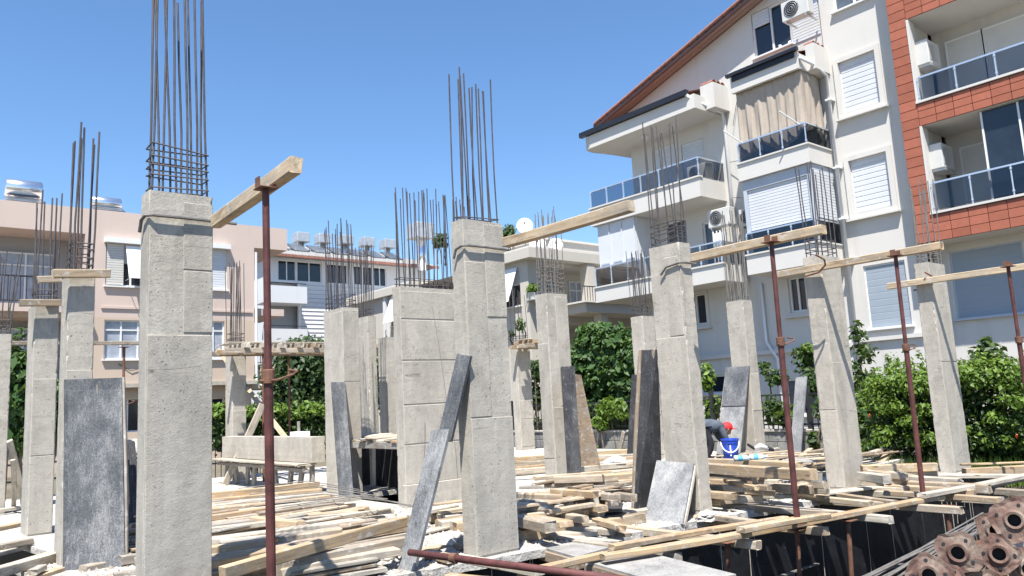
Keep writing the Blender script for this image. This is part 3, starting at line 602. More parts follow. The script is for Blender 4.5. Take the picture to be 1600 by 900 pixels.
for i,(u0,v0,u1,v1,z) in enumerate([(720,585,910,580,.2),(725,610,905,600,.16),(720,640,915,620,.12),(730,665,930,640,.08),(760,690,945,660,.04)]):
    a,b = PZ(*P5(u0,v0),z),PZ(*P5(u1,v1),z); tag(plank('ply_sheet',a,b,.28,.018,'ply_black' if i!=1 else 'ply_grey'),'thin dark plywood offcut in the little stack beside the middle heap','plywood','plywood offcuts')
for a,b,l,z,mt in ((P5(350,340),P5(755,325),'weathered thick plank in front of the black ribbed panel, left half',.3,'wood'),(P5(755,325),P5(1010,310),'yellowish thick plank in front of the black ribbed panel, right half',.32,'wood_yellow'),(P5(270,400),P5(1000,372),'long flat grey plank behind the middle heap',.2,'wood_grey'),(P5(60,420),P5(560,400),'long grey board under the timbers behind the middle column',.16,'wood_grey')):
    tag(plank('timber_plank',PZ(*a,z),PZ(*b,z),.14,.09 if z>.25 else .04,mt),l,'plank')
for k in range(6):
    a = V((6.5+ru(-.2,.2),7.3+k*.12,.1)); tag(plank('timber',a,a+V((2.4,-.25,0)),.1,.1,'wood'),L2,'timber',G2)
L3 = 'timber at the bottom of the heap between narrow and fourth columns'; G3 = 'timbers of the right heap'
def P6(u,v): return (1100+u/5, 700+v/5)
for k in range(16):
    a = V((7.65+ru(0,.25),5.5+k*.13,.1)); b = a+V((ru(1.,1.7),ru(-.2,.05),0)); b.y = max(b.y, front_y(b.x)+.12)
    tag(plank('timber',a,b,.1,.1,random.choice(['wood','wood','wood_white'])),L3,'timber',G3)
for u0,v0,u1,v1,z,w_,t_,mt in [(a_,b_,c_,d_,z_*.88,w__*.9,t__*.78,m__) for a_,b_,c_,d_,z_,w__,t__,m__ in [(0,150,225,155,.44,.1,.1,'wood_yellow'),(110,190,485,208,.36,.11,.1,'wood'),(470,185,605,195,.36,.1,.09,'wood'),(20,212,390,232,.34,.11,.1,'wood'),(170,240,412,295,.35,.07,.06,'wood_yellow'),(395,240,590,248,.3,.1,.08,'wood_white'),
  (160,285,320,295,.3,.1,.08,'wood_white'),(420,285,510,290,.28,.1,.09,'wood'),(530,270,690,290,.26,.13,.12,'wood'),(680,280,860,295,.24,.12,.12,'wood'),(30,335,235,350,.24,.12,.1,'wood'),(330,328,540,338,.22,.1,.06,'wood'),(150,380,440,362,.16,.11,.1,'wood_white'),(430,360,720,358,.14,.1,.06,'wood_white'),
  (60,240,170,245,.32,.1,.08,'wood'),(20,290,150,295,.28,.1,.1,'wood'),(860,255,950,262,.3,.1,.1,'wood'),(860,300,960,305,.2,.1,.1,'wood'),(600,215,860,235,.3,.12,.05,'wood_white'),(30,395,140,400,.14,.1,.08,'wood'),(640,330,960,372,.08,.1,.05,'wood'),(60,180,180,190,.38,.1,.08,'wood')]]:
    tim(P6(u0,v0),P6(u1,v1),z,w_,t_,mt,G3,'|, in the heap left of the fourth column'+(', upper layer' if z > .33 else ', middle layer' if z > .2 else ', lowest in front'))
for a,b,z,l,mt in (((1095,723),(1270,733),.5,'long thick grey beam on top of the right timber heap','wood'),((1080,716),(1250,722),.5,'upper long beam beside the blue bucket','wood'),((1250,730),(1275,737),.42,'short dark block at the end of the long grey beam','wood_grey')):
    tag(plank('timber_beam',PZ(*a,z),PZ(*b,z),.12,.11,mt),l,'beam')
a = V((8.2,6.9,0)); 
for k in range(12):
    a = V((8.3+ru(-.1,.2),6.3+.14*k,.22)); tag(plank('timber',a,a+V((ru(1.4,2.),ru(-.2,0),0)),.11,.11,'wood'),L3,'timber',G3)
tag(plank('white_board',PZ(1205,722,.3),PZ(1270,718,.3),.3,.02,'ply_deck'),'white plywood offcut lying on the heap behind the red prop','board')
L4 = 'loose timber in the low stack by the block wall'; G4 = 'timbers by the block wall'
for k in range(26):
    u = ru(806,850) if k < 9 else ru(930,985); y = ru(709,745) if k < 9 else ru(702,736)
    p = PZ(u,y,ru(.08,.2)); d = V((ru(.5,.9),ru(-.7,-.1),0)).normalized()*ru(.35,.9)
    tag(plank('timber',p-d,p+d,.1,.09,random.choice(['wood','wood','wood_yellow','wood_white'])),L4,'timber',G4)
L5 = 'timber of the flat stack in front of the hedge between the last two columns'; G5 = 'timbers of the far right stack'
for a,b,z,mt,t_ in (((1345,727),(1462,723),.3,'wood_yellow',.1),((1345,737),(1385,742),.25,'wood_white',.1),((1400,733),(1462,730),.24,'wood',.12),((1345,745),(1420,746),.16,'wood',.1),((1385,750),(1545,757),.12,'wood',.1),((1440,741),(1640,741),.12,'wood_white',.05),((1385,757),(1520,765),.08,'wood',.1),((1410,742),(1500,747),.16,'wood_white',.05),((1370,760),(1540,765),.06,'wood_white',.05)):
    tim(a,b,z,.12,t_,mt,G5,'|, in the flat stack by the hedge'+(', upper' if z > .2 else ', lower'))
for k in range(9):
    p = PZ(1384+k*4+ru(-2,2),737+ru(-5,3),.22); tag(plank('timber',p,p+V((.05,ru(.3,.5),ru(0,.05))),.06,.08,'wood'),L5,'timber',G5)
tag(plank('timber_beam',PZ(1505,732,.12),PZ(1660,724,.12),.12,.13,'wood'),'thick timber beam edging the lawn right of the last column','beam')
tag(plank('timber_beam',PZ(1500,724,.16),PZ(1660,718,.16),.06,.03,'wood_yellow'),'thin yellow lath lying in the grass at the far right','lath')
# left foreground
for a,b,z,w_,t_,mt,l in (((-40,857),(48,841),.08,.12,.06,'wood','tan plank at the left edge, upper of two'),((-40,870),(45,848),.02,.14,.05,'wood_white','pale board under the tan plank at the left edge'),((-40,896),(85,861),.1,.13,.09,'wood_white','long whitewashed beam in the bottom left corner'),
   ((-20,922),(93,886),.04,.1,.09,'wood_yellow','yellowish plank in the bottom left corner'),((50,890),(66,882),.1,.08,.05,'wood_white','short crumbly block on the bottom left planks'),((130,884),(230,862),.05,.12,.1,'wood','timber wedged under the tall charcoal panel'),((178,895),(232,886),.04,.1,.05,'wood_grey','grey offcut between charcoal panel and near column'),
   ((-20,826),(34,815),.06,.1,.08,'wood_yellow','orange timber behind the slim left column'),((-40,800),(36,790),.1,.1,.05,'wood_white','pale rail between the left columns')):
    tag(plank('timber_plank',PZ(*a,z),PZ(*b,z),w_,t_,mt),l,'plank')
# small boards on top of the left columns
for a,b,z,l in (((82,421),(172,421),2.86,'board nailed across the top of the column behind the charcoal panel'),((58,432),(96,431),2.95,'short board propped above the slim left column'),((30,468),(94,468),2.87,'board nailed across the top of the slim left column')):
    p = PZ(*a,z); d = 7.6 if 'behind' in l else 10.; p = PY(*a,8.62 if 'behind' in l else 11.2); q = PY(*b,8.62 if 'behind' in l else 11.2)
    tag(plank('timber_board',p,q,.06,.085,'wood'),l,'board')

# ================================================================== RAISED FORMWORK AT THE BACK
t = thing('concrete_beam','pale cast concrete upstand beam on timber supports behind the left lumber pile','beam',(5.72,13.4,.5))
m = MB(); shaft_mesh(m,5.6,5.85,11.9,15.95,.5,.9); m.build('shaft','concrete_warm',t)
for k in range(9):
    y = 12.0+k*.48; plank('support_post',(5.66+ru(-.05,.05),y,-.02),(5.66+ru(-.05,.05),y+ru(-.1,.1),.44),.12,.05,'wood_grey',t,up=(-1,0,0))
plank('soffit_board',(5.55,11.95,.494),(5.55,15.9,.494),.34,.03,'wood_white',t)
plank('ledger',(5.52,11.95,.42),(5.52,15.9,.42),.08,.06,'wood_grey',t)
tag(MB().cbox(5.62,5.8,12.35,12.75,.905,.99,.005).build('foam_block','foam'),'small white foam block on the upstand beam','block')
tag(MB().cbox(5.7,5.74,12.6,12.64,.99,1.16,.004).build('peg','wood_grey'),'thin peg standing by the white foam block','peg')
t = thing('formwork_deck','low deck of rough boards over a dark opening beside the shear wall','deck',(7.0,11.2,.0))
for k in range(11):
    y = 9.55+k*.24; plank('deck_board',((5.9 if y < 11.1 else 6.2)+ru(-.08,.05),y,.86+ru(-.02,.02)),(6.82,y+ru(-.12,.12),.88+ru(-.02,.02)),.2,.03,random.choice(['wood','wood_white']),t)
for k in range(4): plank('deck_joist',(5.95+k*.26,9.4,.82),(5.95+k*.26,11.15,.82),.08,.1,'wood_grey',t)
for k in range(3): plank('black_lining',(6.86,9.4+k*.9,.74),(6.86,10.28+k*.9,.74),.03,2.6,'ply_black',t)
plank('black_lining',(6.16,12.2,.74),(6.82,12.2,.74),.03,.73,'ply_black',t)
for k in range(3): MB().tube([(6.1+.25*k,9.9+.4*k,PF),(6.1+.25*k,9.9+.4*k,.71)],.03,8).build('post','prop_rust',t)
# timber decks on props further back
def back_deck(label, x0, x1, y0, y1, z, group, nb=7, posts=()):
    t = thing('timber_deck', label, 'deck', ((x0+x1)/2,(y0+y1)/2,z), group)
    for k in range(nb):
        x = x0+(x1-x0)*(k+.5)/nb; plank('joist',(x,y0-.25+ru(-.1,.1),z+.1),(x+ru(-.05,.05),y1+.2,z+.1),.09,.1,random.choice(['wood','wood_white']),t)
    for k in range(3):
        y = y0+(y1-y0)*k/2; plank('bearer',(x0-.2,y,z-.003),(x1+.2,y,z-.003),.1,.1,'wood',t)
    for k in range(3):
        y = y0+(y1-y0)*(k+.5)/3; plank('board',(x0-.1,y,z+.128),(x1,y+ru(-.1,.1),z+.128),.14,.025,'wood_white',t)
    for (x,y) in posts: MB().tube([(x,y,-.0),(x,y,z-.105)],.024,8).build('post','prop_rust',t)
back_deck('open timber shuttering deck on thin posts, left of the broad middle column',5.6,8.9,15.2,16.0,2.62,None,9,((6.15,15.2),(7.0,15.9),(7.7,15.2),(8.2,15.9),(8.7,15.2)))
back_deck('short timber shuttering between broad column and shear wall',8.35,8.9,13.0,13.6,2.55,None,3,((8.5,13.3),(8.85,13.1)))
back_deck('small timber shuttering on the far column behind the middle column',13.3,14.0,15.2,15.8,2.76,None,3,())
q = PZ(141,535,2.6); tag(plank('timber_beam',PY(140,533,13.2),PY(225,533,13.2),.08,.06,'wood'),'thin timber rail seen left of the near column against the pink house','beam')
tb = PY(194,540,13.2); prop('thin rusty prop in front of the pink house window', tb-V((0,0,.02)), (tb.x,tb.y,0), 1.6, ('prop_rust','prop_rust'), (.025,.02), group=None, brk=False)
q = PY(28,533,17.); tag(plank('timber_beam',PY(18,533,13.6),PY(92,533,13.6),.08,.06,'wood'),'thin timber rail between the two leftmost columns','beam')

# ================================================================== SMALL THINGS
def lathe(prof, n=20, c=(0,0,0)):
    m = MB(); vs = []; fs = []
    for r,z in prof:
        for k in range(n): a = 2*math.pi*k/n; vs.append((c[0]+r*math.cos(a),c[1]+r*math.sin(a),c[2]+z))
    for i in range(len(prof)-1):
        for k in range(n): fs.append((i*n+k,i*n+(k+1)%n,(i+1)*n+(k+1)%n,(i+1)*n+k))
    return m.add(vs,fs)
c = PZ(1143,719,.12)
t = thing('bucket','blue plastic bucket with a white handle beside the bent worker','bucket',c)
lathe([(.0,.0),(.118,.0),(.14,.33),(.15,.332),(.152,.36),(.143,.362),(.14,.34),(.11,.02),(.0,.015)],24,c).build('body','bucket_blue',t,smooth=False)
lathe([(.139,.285),(.146,.287),(.147,.305),(.141,.307)],24,c).build('rim_band','bucket_blue',t)
tag(plank('timber_board',c-V((.9,-.3,.001)),c+V((.5,-.25,-.001)),.5,.1,'wood'),'wide board under the bucket and the worker','board')
vd = (V((CAM.x,CAM.y,0))-V((c.x,c.y,0))).normalized(); sd_ = V((-vd.y,vd.x,0))
pts = [c+sd_*(math.cos(a)*.152)+vd*(math.sin(a)*.155)+V((0,0,.31-.17*math.sin(a))) for a in [math.pi*k/12 for k in range(13)]]
MB().tube(pts,.011,8).build('handle','plastic_white',t,smooth=True)
MB().slab4([c+vd*.147+sd_*.012+V((0,0,.08)),c+vd*.147-sd_*.012+V((0,0,.08)),c+vd*.149-sd_*.012+V((0,0,.26)),c+vd*.149+sd_*.012+V((0,0,.26))],.002).build('label_mark','plastic_white',t)
b0 = PZ(1184,719,.5)
for i,(dx,lab) in enumerate(((0,'clear water bottle with a blue label lying on the beams'),(-.16,'smaller clear water bottle behind the labelled bottle'))):
    p = b0+V((dx,.1*i,.035)); ax = V((.77,-.64,0))*.72; t = thing('water_bottle',lab,'bottle',p-V((0,0,.035)))
    MB().tube([p-ax*.13,p-ax*.12,p+ax*.07,p+ax*.11,p+ax*.115,p+ax*.14],[.022,.034,.034,.016,.014,.014],14).build('body','bottle_clear',t,smooth=True)
    MB().tube([p-ax*.07,p-ax*.0],.0352,14).build('label_band','bottle_label',t,smooth=True)
    MB().tube([p+ax*.135,p+ax*.155],.015,12).build('cap','plastic_white',t)
p = PZ(1186,714,.5)+V((.3,.25,0)); t = thing('angle_grinder','small black and white power tool lying behind the water bottle','tool',p); ax = V((.77,-.64,0))*.7
MB().tube([p+V((0,0,.07)),p+ax*.1+V((0,0,.1)),p+ax*.24+V((0,0,.06))],[.025,.04,.028],12).build('motor_body','ac_white',t,smooth=True)
MB().tube([p+ax*.22+V((0,0,.07)),p+ax*.34+V((0,0,.04))],[.028,.02],12).build('grip','rubber_black',t); MB().tube([p+V((0,0,.07)),p-ax*.12+V((0,0,.13))],[.02,.016],10).build('side_handle','rubber_black',t)
MB().tube([p+ax*.02+V((-.02,-.02,.02)),p+ax*.02+V((-.02,-.02,.035))],[.05,.05],18).build('guard_disc','tank_metal',t)
def lump(name,label,cat,c,rx,ry,h,mat):
    m = MB(); pts=[]; fs=[]; N=18
    for k in range(8):
        for j in range(N):
            a=2*math.pi*j/N; e=k*math.pi/2/7.5; rr=math.cos(e)*(1+.16*math.sin(3*a+k)+ru(-.05,.05)); pts.append((c.x+math.cos(a)*rr*rx,c.y+math.sin(a)*rr*ry,c.z+(h*math.sin(e)*(1+.15*math.sin(2*a)) if k else 0)))
    for k in range(7):
        for j in range(N): fs.append((k*N+j,k*N+(j+1)%N,(k+1)*N+(j+1)%N,(k+1)*N+j))
    fs.append(tuple(range(7*N,8*N))); m.add(pts,fs); return tag(m.build(name,mat,smooth=True),label,cat)
lump('plastic_sack','crumpled pale plastic sack right of the fourth column foot','sack',PZ(1364,752,.02),.42,.3,.13,'sack')
lump('plastic_rag','crumpled white plastic scrap in the timbers by the block wall','rag',PZ(962,722,.22),.22,.16,.1,'foam')
lump('rubble_heap','low white heap of rubble by the grey panels at the left','rubble',PY(206,706,13.8)-V((0,0,.15)),.35,.35,.32,'slab_dust')
# perforated brick by the left column
p = PY(210,718,12.0); t = thing('hollow_brick','perforated grey building block standing beside the near left column','block',p-V((0,0,.25)))
m = MB(); 
for i in range(5): m.box(p.x-.12+i*.06,p.x-.095+i*.06,p.y,p.y+.2,p.z-.25,p.z+.12)
for j in range(7): m.box(p.x-.119,p.x+.144,p.y+.001,p.y+.199,p.z-.249+j*.056,p.z-.225+j*.056)
m.build('body','concrete_warm',t)

# ------------------------------------------------------------------ steel prop heads and rebar bundle on the near bank
def flange_prop(label, hx, hy, depth, r=.085, rot=0., tilt=(0,0), dirv=(.72,-.05,-.03), ln=2.2):
    p = PD(hx,hy,depth); t = thing('steel_prop',label,'steel prop',p,'props stacked in the bottom right corner')
    ax = V((.93+tilt[0],.3+tilt[1],-.16)).normalized()              # tube runs away from the camera
    u = ax.cross(V((0,0,1))).normalized(); v_ = u.cross(ax)
    n = 24; out = []
    for k in range(n):
        a = 2*math.pi*k/n; q = rot; s_ = max(abs(math.cos(a-q)),abs(math.sin(a-q))); d_ = max(abs(math.cos(a-q-.785)),abs(math.sin(a-q-.785)))
        rr = 1.16*r*min(1/s_*.9, 1/d_*1.06)*ru(.93,1.05); out.append((rr*math.cos(a),rr*math.sin(a)))
    vs=[]; fs=[]; ri=.0245
    prof=[('in',ri,.03),('in',ri,-.014),('in',.034,-.017),('in',.043,-.006),('o',.8,-.001),('o',.99,-.004),('o',1.,.006),('in',.05,.02)]
    for kind,val,off in prof:
        for k in range(n):
            if kind=='o': x,y = out[k][0]*val,out[k][1]*val
            else: x,y = val*math.cos(2*math.pi*k/n),val*math.sin(2*math.pi*k/n)
            vs.append(p+u*x+v_*y+ax*(off+(ru(-.003,.003) if kind=='o' else 0)))
    for i in range(len(prof)-1):
        for k in range(n): fs.append((i*n+k,i*n+(k+1)%n,(i+1)*n+(k+1)%n,(i+1)*n+k))
    MB().add(vs,fs).build('flange_plate','flange_rust',t)
    MB().tube([p+ax*.012,p+ax*ln],.032,14,False).build('tube','prop_rust',t,smooth=True)
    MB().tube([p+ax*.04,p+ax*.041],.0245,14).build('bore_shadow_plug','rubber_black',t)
    for k in range(4):
        a = rot+.785+k*1.5708; c_ = p+(u*math.cos(a)+v_*math.sin(a))*r*.78
        MB().tube([c_-ax*.0065,c_+ax*.002],.007,8).build('bolt_hole','rubber_black',t)
    return t
flange_prop('rusty flanged prop end at the front left of the corner pile',1497,864,3.05,.073,.2)
flange_prop('rusty flanged prop end in the middle of the corner pile, lowest big plate',1561,866,3.12,.068,.75,(.02,.03))
flange_prop('reddish flanged prop end highest in the corner pile',1585,813,3.2,.082,.45,(-.02,-.02))
flange_prop('pale scuffed flanged prop end half hidden behind the middle plate',1556,829,3.4,.07,.1,(.04,.05))
flange_prop('rusty flanged prop end cut by the bottom edge',1452,899,2.95,.07,.9,(.0,.02))
flange_prop('small rusty prop end beside the one cut by the bottom edge',1483,911,3.0,.06,.3)
flange_prop('rusty prop end low in the bottom right corner',1540,925,3.0,.072,.3)
flange_prop('rusty prop end at the lower right picture edge',1608,890,3.1,.075,.6)
flange_prop('rusty prop end hidden under the corner pile',1590,945,2.95,.072,.1)
# sleepers that carry the pile, and the ground hump below it
for k in range(4):
    a = V((3.75+.6*k,.3+.12*k,.2)); tag(plank('sleeper',a,a+V((-.3,1.1,0)),.2,.5,'wood_brown'),'dark sleeper under the pile of props in the bottom right corner','sleeper','sleepers under the prop pile')
for k in range(28):
    a = PZ(1385+ru(-35,40),905+ru(-12,25),.32+ru(-.05,.06)); b = PZ(1548+ru(-6,14),800+ru(-4,18),.12+ru(-.04,.05)); d = (b-a)
    m = MB(); m.tube([a-d*.3,a+d*.4+V((0,0,ru(-.01,.02))),b-d*ru(.05,.25)],.007,6); tag(m.build('rebar_rod','rebar_grey',fix=False),'grey rebar rod in the bundle lying along the pit edge','rod','rebar bundle by the pit')
for k in range(4):
    a = V((4.5+k*.75,1.55+.2*k,.22-.05*k)); tag(plank('sleeper',a,a+V((-.1,.5,0)),.14,.5-.05*k,'wood_brown'),'dark timber block carrying the rebar bundle at the pit edge','sleeper','sleepers under the rebar')
tag(lump('white_sack','smooth white plastic sack at the right picture edge by the prop pile','sack',PD(1612,862,3.6)-V((0,0,.1)),.1,.1,.28,'plastic_white'),'smooth white plastic sack at the right picture edge by the prop pile','sack')

# ================================================================== BUILDINGS
class Fac:
    """a facade plane: axis 'x' faces -X (u = world Y), axis 'y' faces -Y (u = world X); d = metres out of the wall towards the site"""
    def __init__(s, ax, c): s.ax = ax; s.c = c
    def p(s, u, d, z): return (s.c-d, u, z) if s.ax == 'x' else (u, s.c-d, z)
    def box(s, m, u0, u1, d0, d1, z0, z1, c=0):
        a, b = s.p(u0,d0,z0), s.p(u1,d1,z1)
        lo = [min(i,j) for i,j in zip(a,b)]; hi = [max(i,j) for i,j in zip(a,b)]
        return m.cbox(lo[0],hi[0],lo[1],hi[1],lo[2],hi[2],c) if c else m.box(lo[0],hi[0],lo[1],hi[1],lo[2],hi[2])
    def wall(s, m, u0, u1, z0, z1, holes=(), depth=.14):
        us = sorted({u0,u1,*[h[0] for h in holes],*[h[1] for h in holes]}); zs = sorted({z0,z1,*[h[2] for h in holes],*[h[3] for h in holes]})
        us = [u for u in us if u0 <= u <= u1]; zs = [z for z in zs if z0 <= z <= z1]
        for a,b in zip(us,us[1:]):
            for c,d in zip(zs,zs[1:]):
                mu, mz = (a+b)/2, (c+d)/2
                if any(h[0] < mu < h[1] and h[2] < mz < h[3] for h in holes): continue
                m.quad(s.p(a,0,c),s.p(b,0,c),s.p(b,0,d),s.p(a,0,d))
        for h in holes:
            D = -(h[4] if len(h) > 4 else depth); q = [(h[0],h[2]),(h[1],h[2]),(h[1],h[3]),(h[0],h[3])]
            for k in range(4):
                a,b = q[k],q[(k+1)%4]; m.quad(s.p(a[0],0,a[1]),s.p(b[0],0,b[1]),s.p(b[0],D,b[1]),s.p(a[0],D,a[1]))
def window(par, F, h, kind='slide', depth=.1, frame='white_pvc', glass='dark_glass', trim=0., trim_mat='white_wall', sill=True, n=2, name='window', tm=None, step=.09, shm='shutter_white'):
    """kind: slide | shutter | half | lace"""
    u0,u1,z0,z1 = h[:4]; f = .05; m = MB(); d1 = -depth+.05; d0 = -depth-.02
    for a,b,c,d in ((u0,u0+f,z0,z1),(u1-f,u1,z0,z1),(u0+f,u1-f,z0,z0+f),(u0+f,u1-f,z1-f,z1)): F.box(m,a,b,d0,d1,c,d)
    for k in range(1,n): u = u0+(u1-u0)*k/n; F.box(m,u-f*.55,u+f*.55,d0,d1-.004,z0+f,z1-f)
    if tm: F.box(m,u0+f,u1-f,d0,d1-.006,tm-.025,tm+.025)
    w_ = m.build(name, frame, par)
    for k in range(n):
        a = u0+(u1-u0)*k/n+.02; b = u0+(u1-u0)*(k+1)/n-.02
        F.box(MB(),a,b,-depth-.03,-depth+.0,z0+.02,z1-.02).build('pane', 'lace' if kind == 'lace' else glass, w_)
    if kind in ('shutter','half'):
        zb = z0+.03 if kind == 'shutter' else z0+(z1-z0)*.55
        shutter(w_, F, u0+f*.8, u1-f*.8, zb, z1-f*.8, -depth+.055, mat=shm, step=step)
    if trim:
        m = MB(); t_ = trim
        F.box(m,u0-t_,u0-.001,-.02,.06,z0-t_,z1+t_); F.box(m,u1+.001,u1+t_,-.02,.06,z0-t_,z1+t_); F.box(m,u0-.001,u1+.001,-.02,.058,z1+.001,z1+t_); F.box(m,u0-.001,u1+.001,-.02,.058,z0-t_,z0-.001)
        m.build('surround', trim_mat, w_)
    if sill: F.box(MB(),u0-.06-trim,u1+.06+trim,-.04,.1+trim*.4,z0-trim-.05,z0-trim-.003).build('sill','white_wall' if trim else frame,w_)
    return w_
def shutter(par, F, u0, u1, z0, z1, d, mat='shutter_white', step=.085, name='shutter', rel=1.):
    if mat == 'shutter_slate': rel = .18; step = .16
    m = MB(); n = max(2,int((z1-z0)/step)); vs = []; fs = []
    for i in range(n):
        a = z0+(z1-z0)*i/n; b = z0+(z1-z0)*(i+1)/n
        for z,dd in ((a,d-.006*rel),(a+(b-a)*.12,d+.008*rel),(a+(b-a)*.88,d+.008*rel)): vs += [F.p(u0,dd,z),F.p(u1,dd,z)]
    vs += [F.p(u0,d-.004,z1),F.p(u1,d-.004,z1)]
    for i in range(len(vs)//2-1): fs.append((2*i,2*i+1,2*i+3,2*i+2))
    k = len(vs); vs += [F.p(u0,d-.03,z0),F.p(u1,d-.03,z0),F.p(u1,d-.03,z1),F.p(u0,d-.03,z1)]; fs.append((k,k+1,k+2,k+3)); fs += [(0,1,k+1,k),(k-2,k-1,k+2,k+3)]
    return m.add(vs,fs).build(name, mat, par)
def railing(par, F, u0, u1, d, z0, z1, n, ret=None, bar='rail_metal', glass='rail_glass', name='railing'):
    """glass balustrade along u at distance d; ret = distance back to the wall for end returns as (at_u0, at_u1)"""
    m = MB(); F.box(m,u0,u1,d-.025,d+.025,z1-.04,z1); r = m.build(name, bar, par)
    for k in range(n+1):
        u = u0+(u1-u0)*k/n; mm = MB(); mm.tube([F.p(u,d+.03,z0-.06),F.p(u,d+.03,z1-.03)],.018,8)
        for zz in (z0+.07,z1-.1): mm.tube([F.p(u,d+.03,zz-.02),F.p(u,d+.03,zz+.02)],.03,8)
        mm.build('post', bar, r)
        if k < n:
            v_ = u0+(u1-u0)*(k+1)/n; F.box(MB(),u+.025*(1 if u1>u0 else -1),v_-.025*(1 if u1>u0 else -1),d-.006,d+.006,z0+.005,z1-.045).build('glass_pane', glass, r)
    for u, dd in zip((u0,u1), ret or (None,None)):
        if dd is None: continue
        F.box(MB(),u-.006,u+.006,dd,d-.03,z0+.005,z1-.045).build('glass_pane', glass, r)
        F.box(MB(),u-.025,u+.025,dd,d-.026,z1-.041,z1-.001).build('end_rail', bar, r)
    return r
def tiles_row(par, pts0, pts1, n, r, mat='terracotta', name='roof_tile', ln=.34):
    """half-round tiles laid side by side from pts0 to pts1, each running along `ln` vector"""
    ln = V(ln)
    for k in range(n):
        c = V(pts0).lerp(V(pts1),(k+.5)/n); sdir = (V(pts1)-V(pts0)).normalized(); up = sdir.cross(ln).normalized(); up = up if up.z > 0 else -up
        m = MB(); vs=[]; N=6
        for e in (0,1):
            for rr in (r*(1-.15*e), r*(1-.15*e)-.014):
                for q in range(N+1):
                    a = math.pi*q/N; vs.append(c+ln*e+sdir*(math.cos(a)*rr)+up*(math.sin(a)*rr))
        K=N+1; fs=[]
        for q in range(N):
            fs += [(q,q+1,2*K+q+1,2*K+q),(K+q,3*K+q,3*K+q+1,K+q+1),(q,K+q,K+q+1,q+1),(2*K+q,2*K+q+1,3*K+q+1,3*K+q)]
        m.add(vs,fs).build(name, mat, par)

# ------------------------------------------------------------------ white apartment building
W = Fac('x', 20.)
wb = thing('apartment_building','white apartment building with gable roof, glass balconies and roller shutters','building',(25,12,GZ))
RS = .303
def roofz(y): return 10.72+(18.03-y)*RS if y > 7. else 10.72+11.03*RS-(7.-y)*RS
h_top = (10.78,12.0,11.02,12.42); h_s1 = (11.15,11.67,3.34,4.32); h_s2 = (14.5,14.92,3.34,4.3); h_b1 = (14.0,15.0,1.2,1.75); h_b2 = (10.4,12.1,.5,1.5)
h_r1 = (15.2,16.1,7.75,9.35); h_r2=(14.1,14.95,7.75,9.2); h_r3=(15.,15.9,5.0,6.8); h_r4=(13.75,14.4,5.0,6.5)
m = MB(); W.wall(m,9.85,17.06,GZ-.1,10.9,[h_s1,h_s2,h_b1,h_b2,h_r1,h_r2,h_r3,h_r4])
W.wall(m,9.85,12.4,10.9,12.42,[h_top]); 
m.quad(W.p(12.4,0,10.9),W.p(17.06,0,10.9),W.p(17.06,0,roofz(17.06)),W.p(12.4,0,12.42))
m.quad(W.p(9.85,0,12.42),W.p(12.4,0,12.42),W.p(9.85,0,roofz(9.85)))
m.quad((20,17.06,GZ-.1),(31,17.06,GZ-.1),(31,17.06,roofz(17.06)),(20,17.06,roofz(17.06)))
m.quad((31,17.06,GZ-.1),(31,-3,GZ-.1),(31,-3,roofz(-3)),(31,7,roofz(7.)),(31,17.06,roofz(17.06)))
m.quad((20.2,-3,GZ-.1),(31,-3,GZ-.1),(31,-3,roofz(-3)),(20.2,-3,roofz(-3)))
wall_o = m.build('wall','white_wall',wb,origin=(20,12,0))
# projecting bay strip with the trimmed windows
W2 = Fac('x', 19.95); h_w1 = (8.5,9.5,8.46,9.9); h_w2 = (8.52,9.52,5.7,7.15); h_w3 = (8.42,9.48,2.66,4.3)
m = MB(); W2.wall(m,7.86,9.85,GZ-.1,12.9,[h_w1,h_w2,h_w3,(8.35,9.45,11.35,12.7)]); m.quad(W2.p(9.85,0,GZ-.1),W2.p(9.85,-.05,GZ-.1),W2.p(9.85,-.05,12.9),W2.p(9.85,0,12.9))
m.quad(W2.p(7.86,0,12.9),W2.p(9.85,0,12.9),W2.p(9.85,0,roofz(9.85)),W2.p(7.86,0,roofz(7.86)))
m.build('bay_wall','white_wall',wb)
for h in (h_w1,h_w2): window(wb,W2,h,'shutter',.1,trim=.13,step=.13)
window(wb,W2,h_w3,'shutter',.1,trim=.0,step=.045,shm='shutter_slate'); window(wb,W2,(8.35,9.45,11.35,12.7),'slide',.1,glass='grey_glass')
# base ledge
W.box(MB(),9.86,17.0,-.03,.1,2.24,2.36).build('ledge','white_wall',wb); W2.box(MB(),7.9,9.83,-.03,.09,2.34,2.44).build('ledge','white_wall',wb)
# wall under the orange block
W3 = Fac('x', 20.3); h_u = [(5.92,7.5,2.7,4.35),(3.6,5.75,2.7,4.35)]
m = MB(); W3.wall(m,-3,7.86,GZ-.1,4.6,h_u); m.build('lower_wall','white_wall',wb)
for h in h_u:
    w_ = window(wb,W3,h,'shutter',.08,n=2,step=.045,shm='shutter_slate',frame='shutter_blue')
# windows
window(wb,W,h_top,'slide',.1,n=2); 
shutter(wb,W,11.42,11.96,11.95,12.4,-.02); shutter(wb,W,9.9,10.72,10.95,12.4,.02)
window(wb,W,h_s1,'slide',.08,trim=.1,n=2); window(wb,W,h_s2,'slide',.08,trim=.1,n=1); window(wb,W,h_b1,'slide',.1,n=1); window(wb,W,h_b2,'slide',.1,n=3,glass='grey_glass')
for h in (h_r1,h_r2): window(wb,W,h,'shutter',.1,n=2)
for h in (h_r3,h_r4): window(wb,W,h,'slide',.1,n=2,glass='grey_glass')
MB().slab4([W.p(11.32,-.1,3.5),W.p(11.46,-.1,3.5),W.p(11.46,-.1,3.65),W.p(11.32,-.1,3.65)],.01,V((1,0,0))).build('paper_notice','foam',wb)
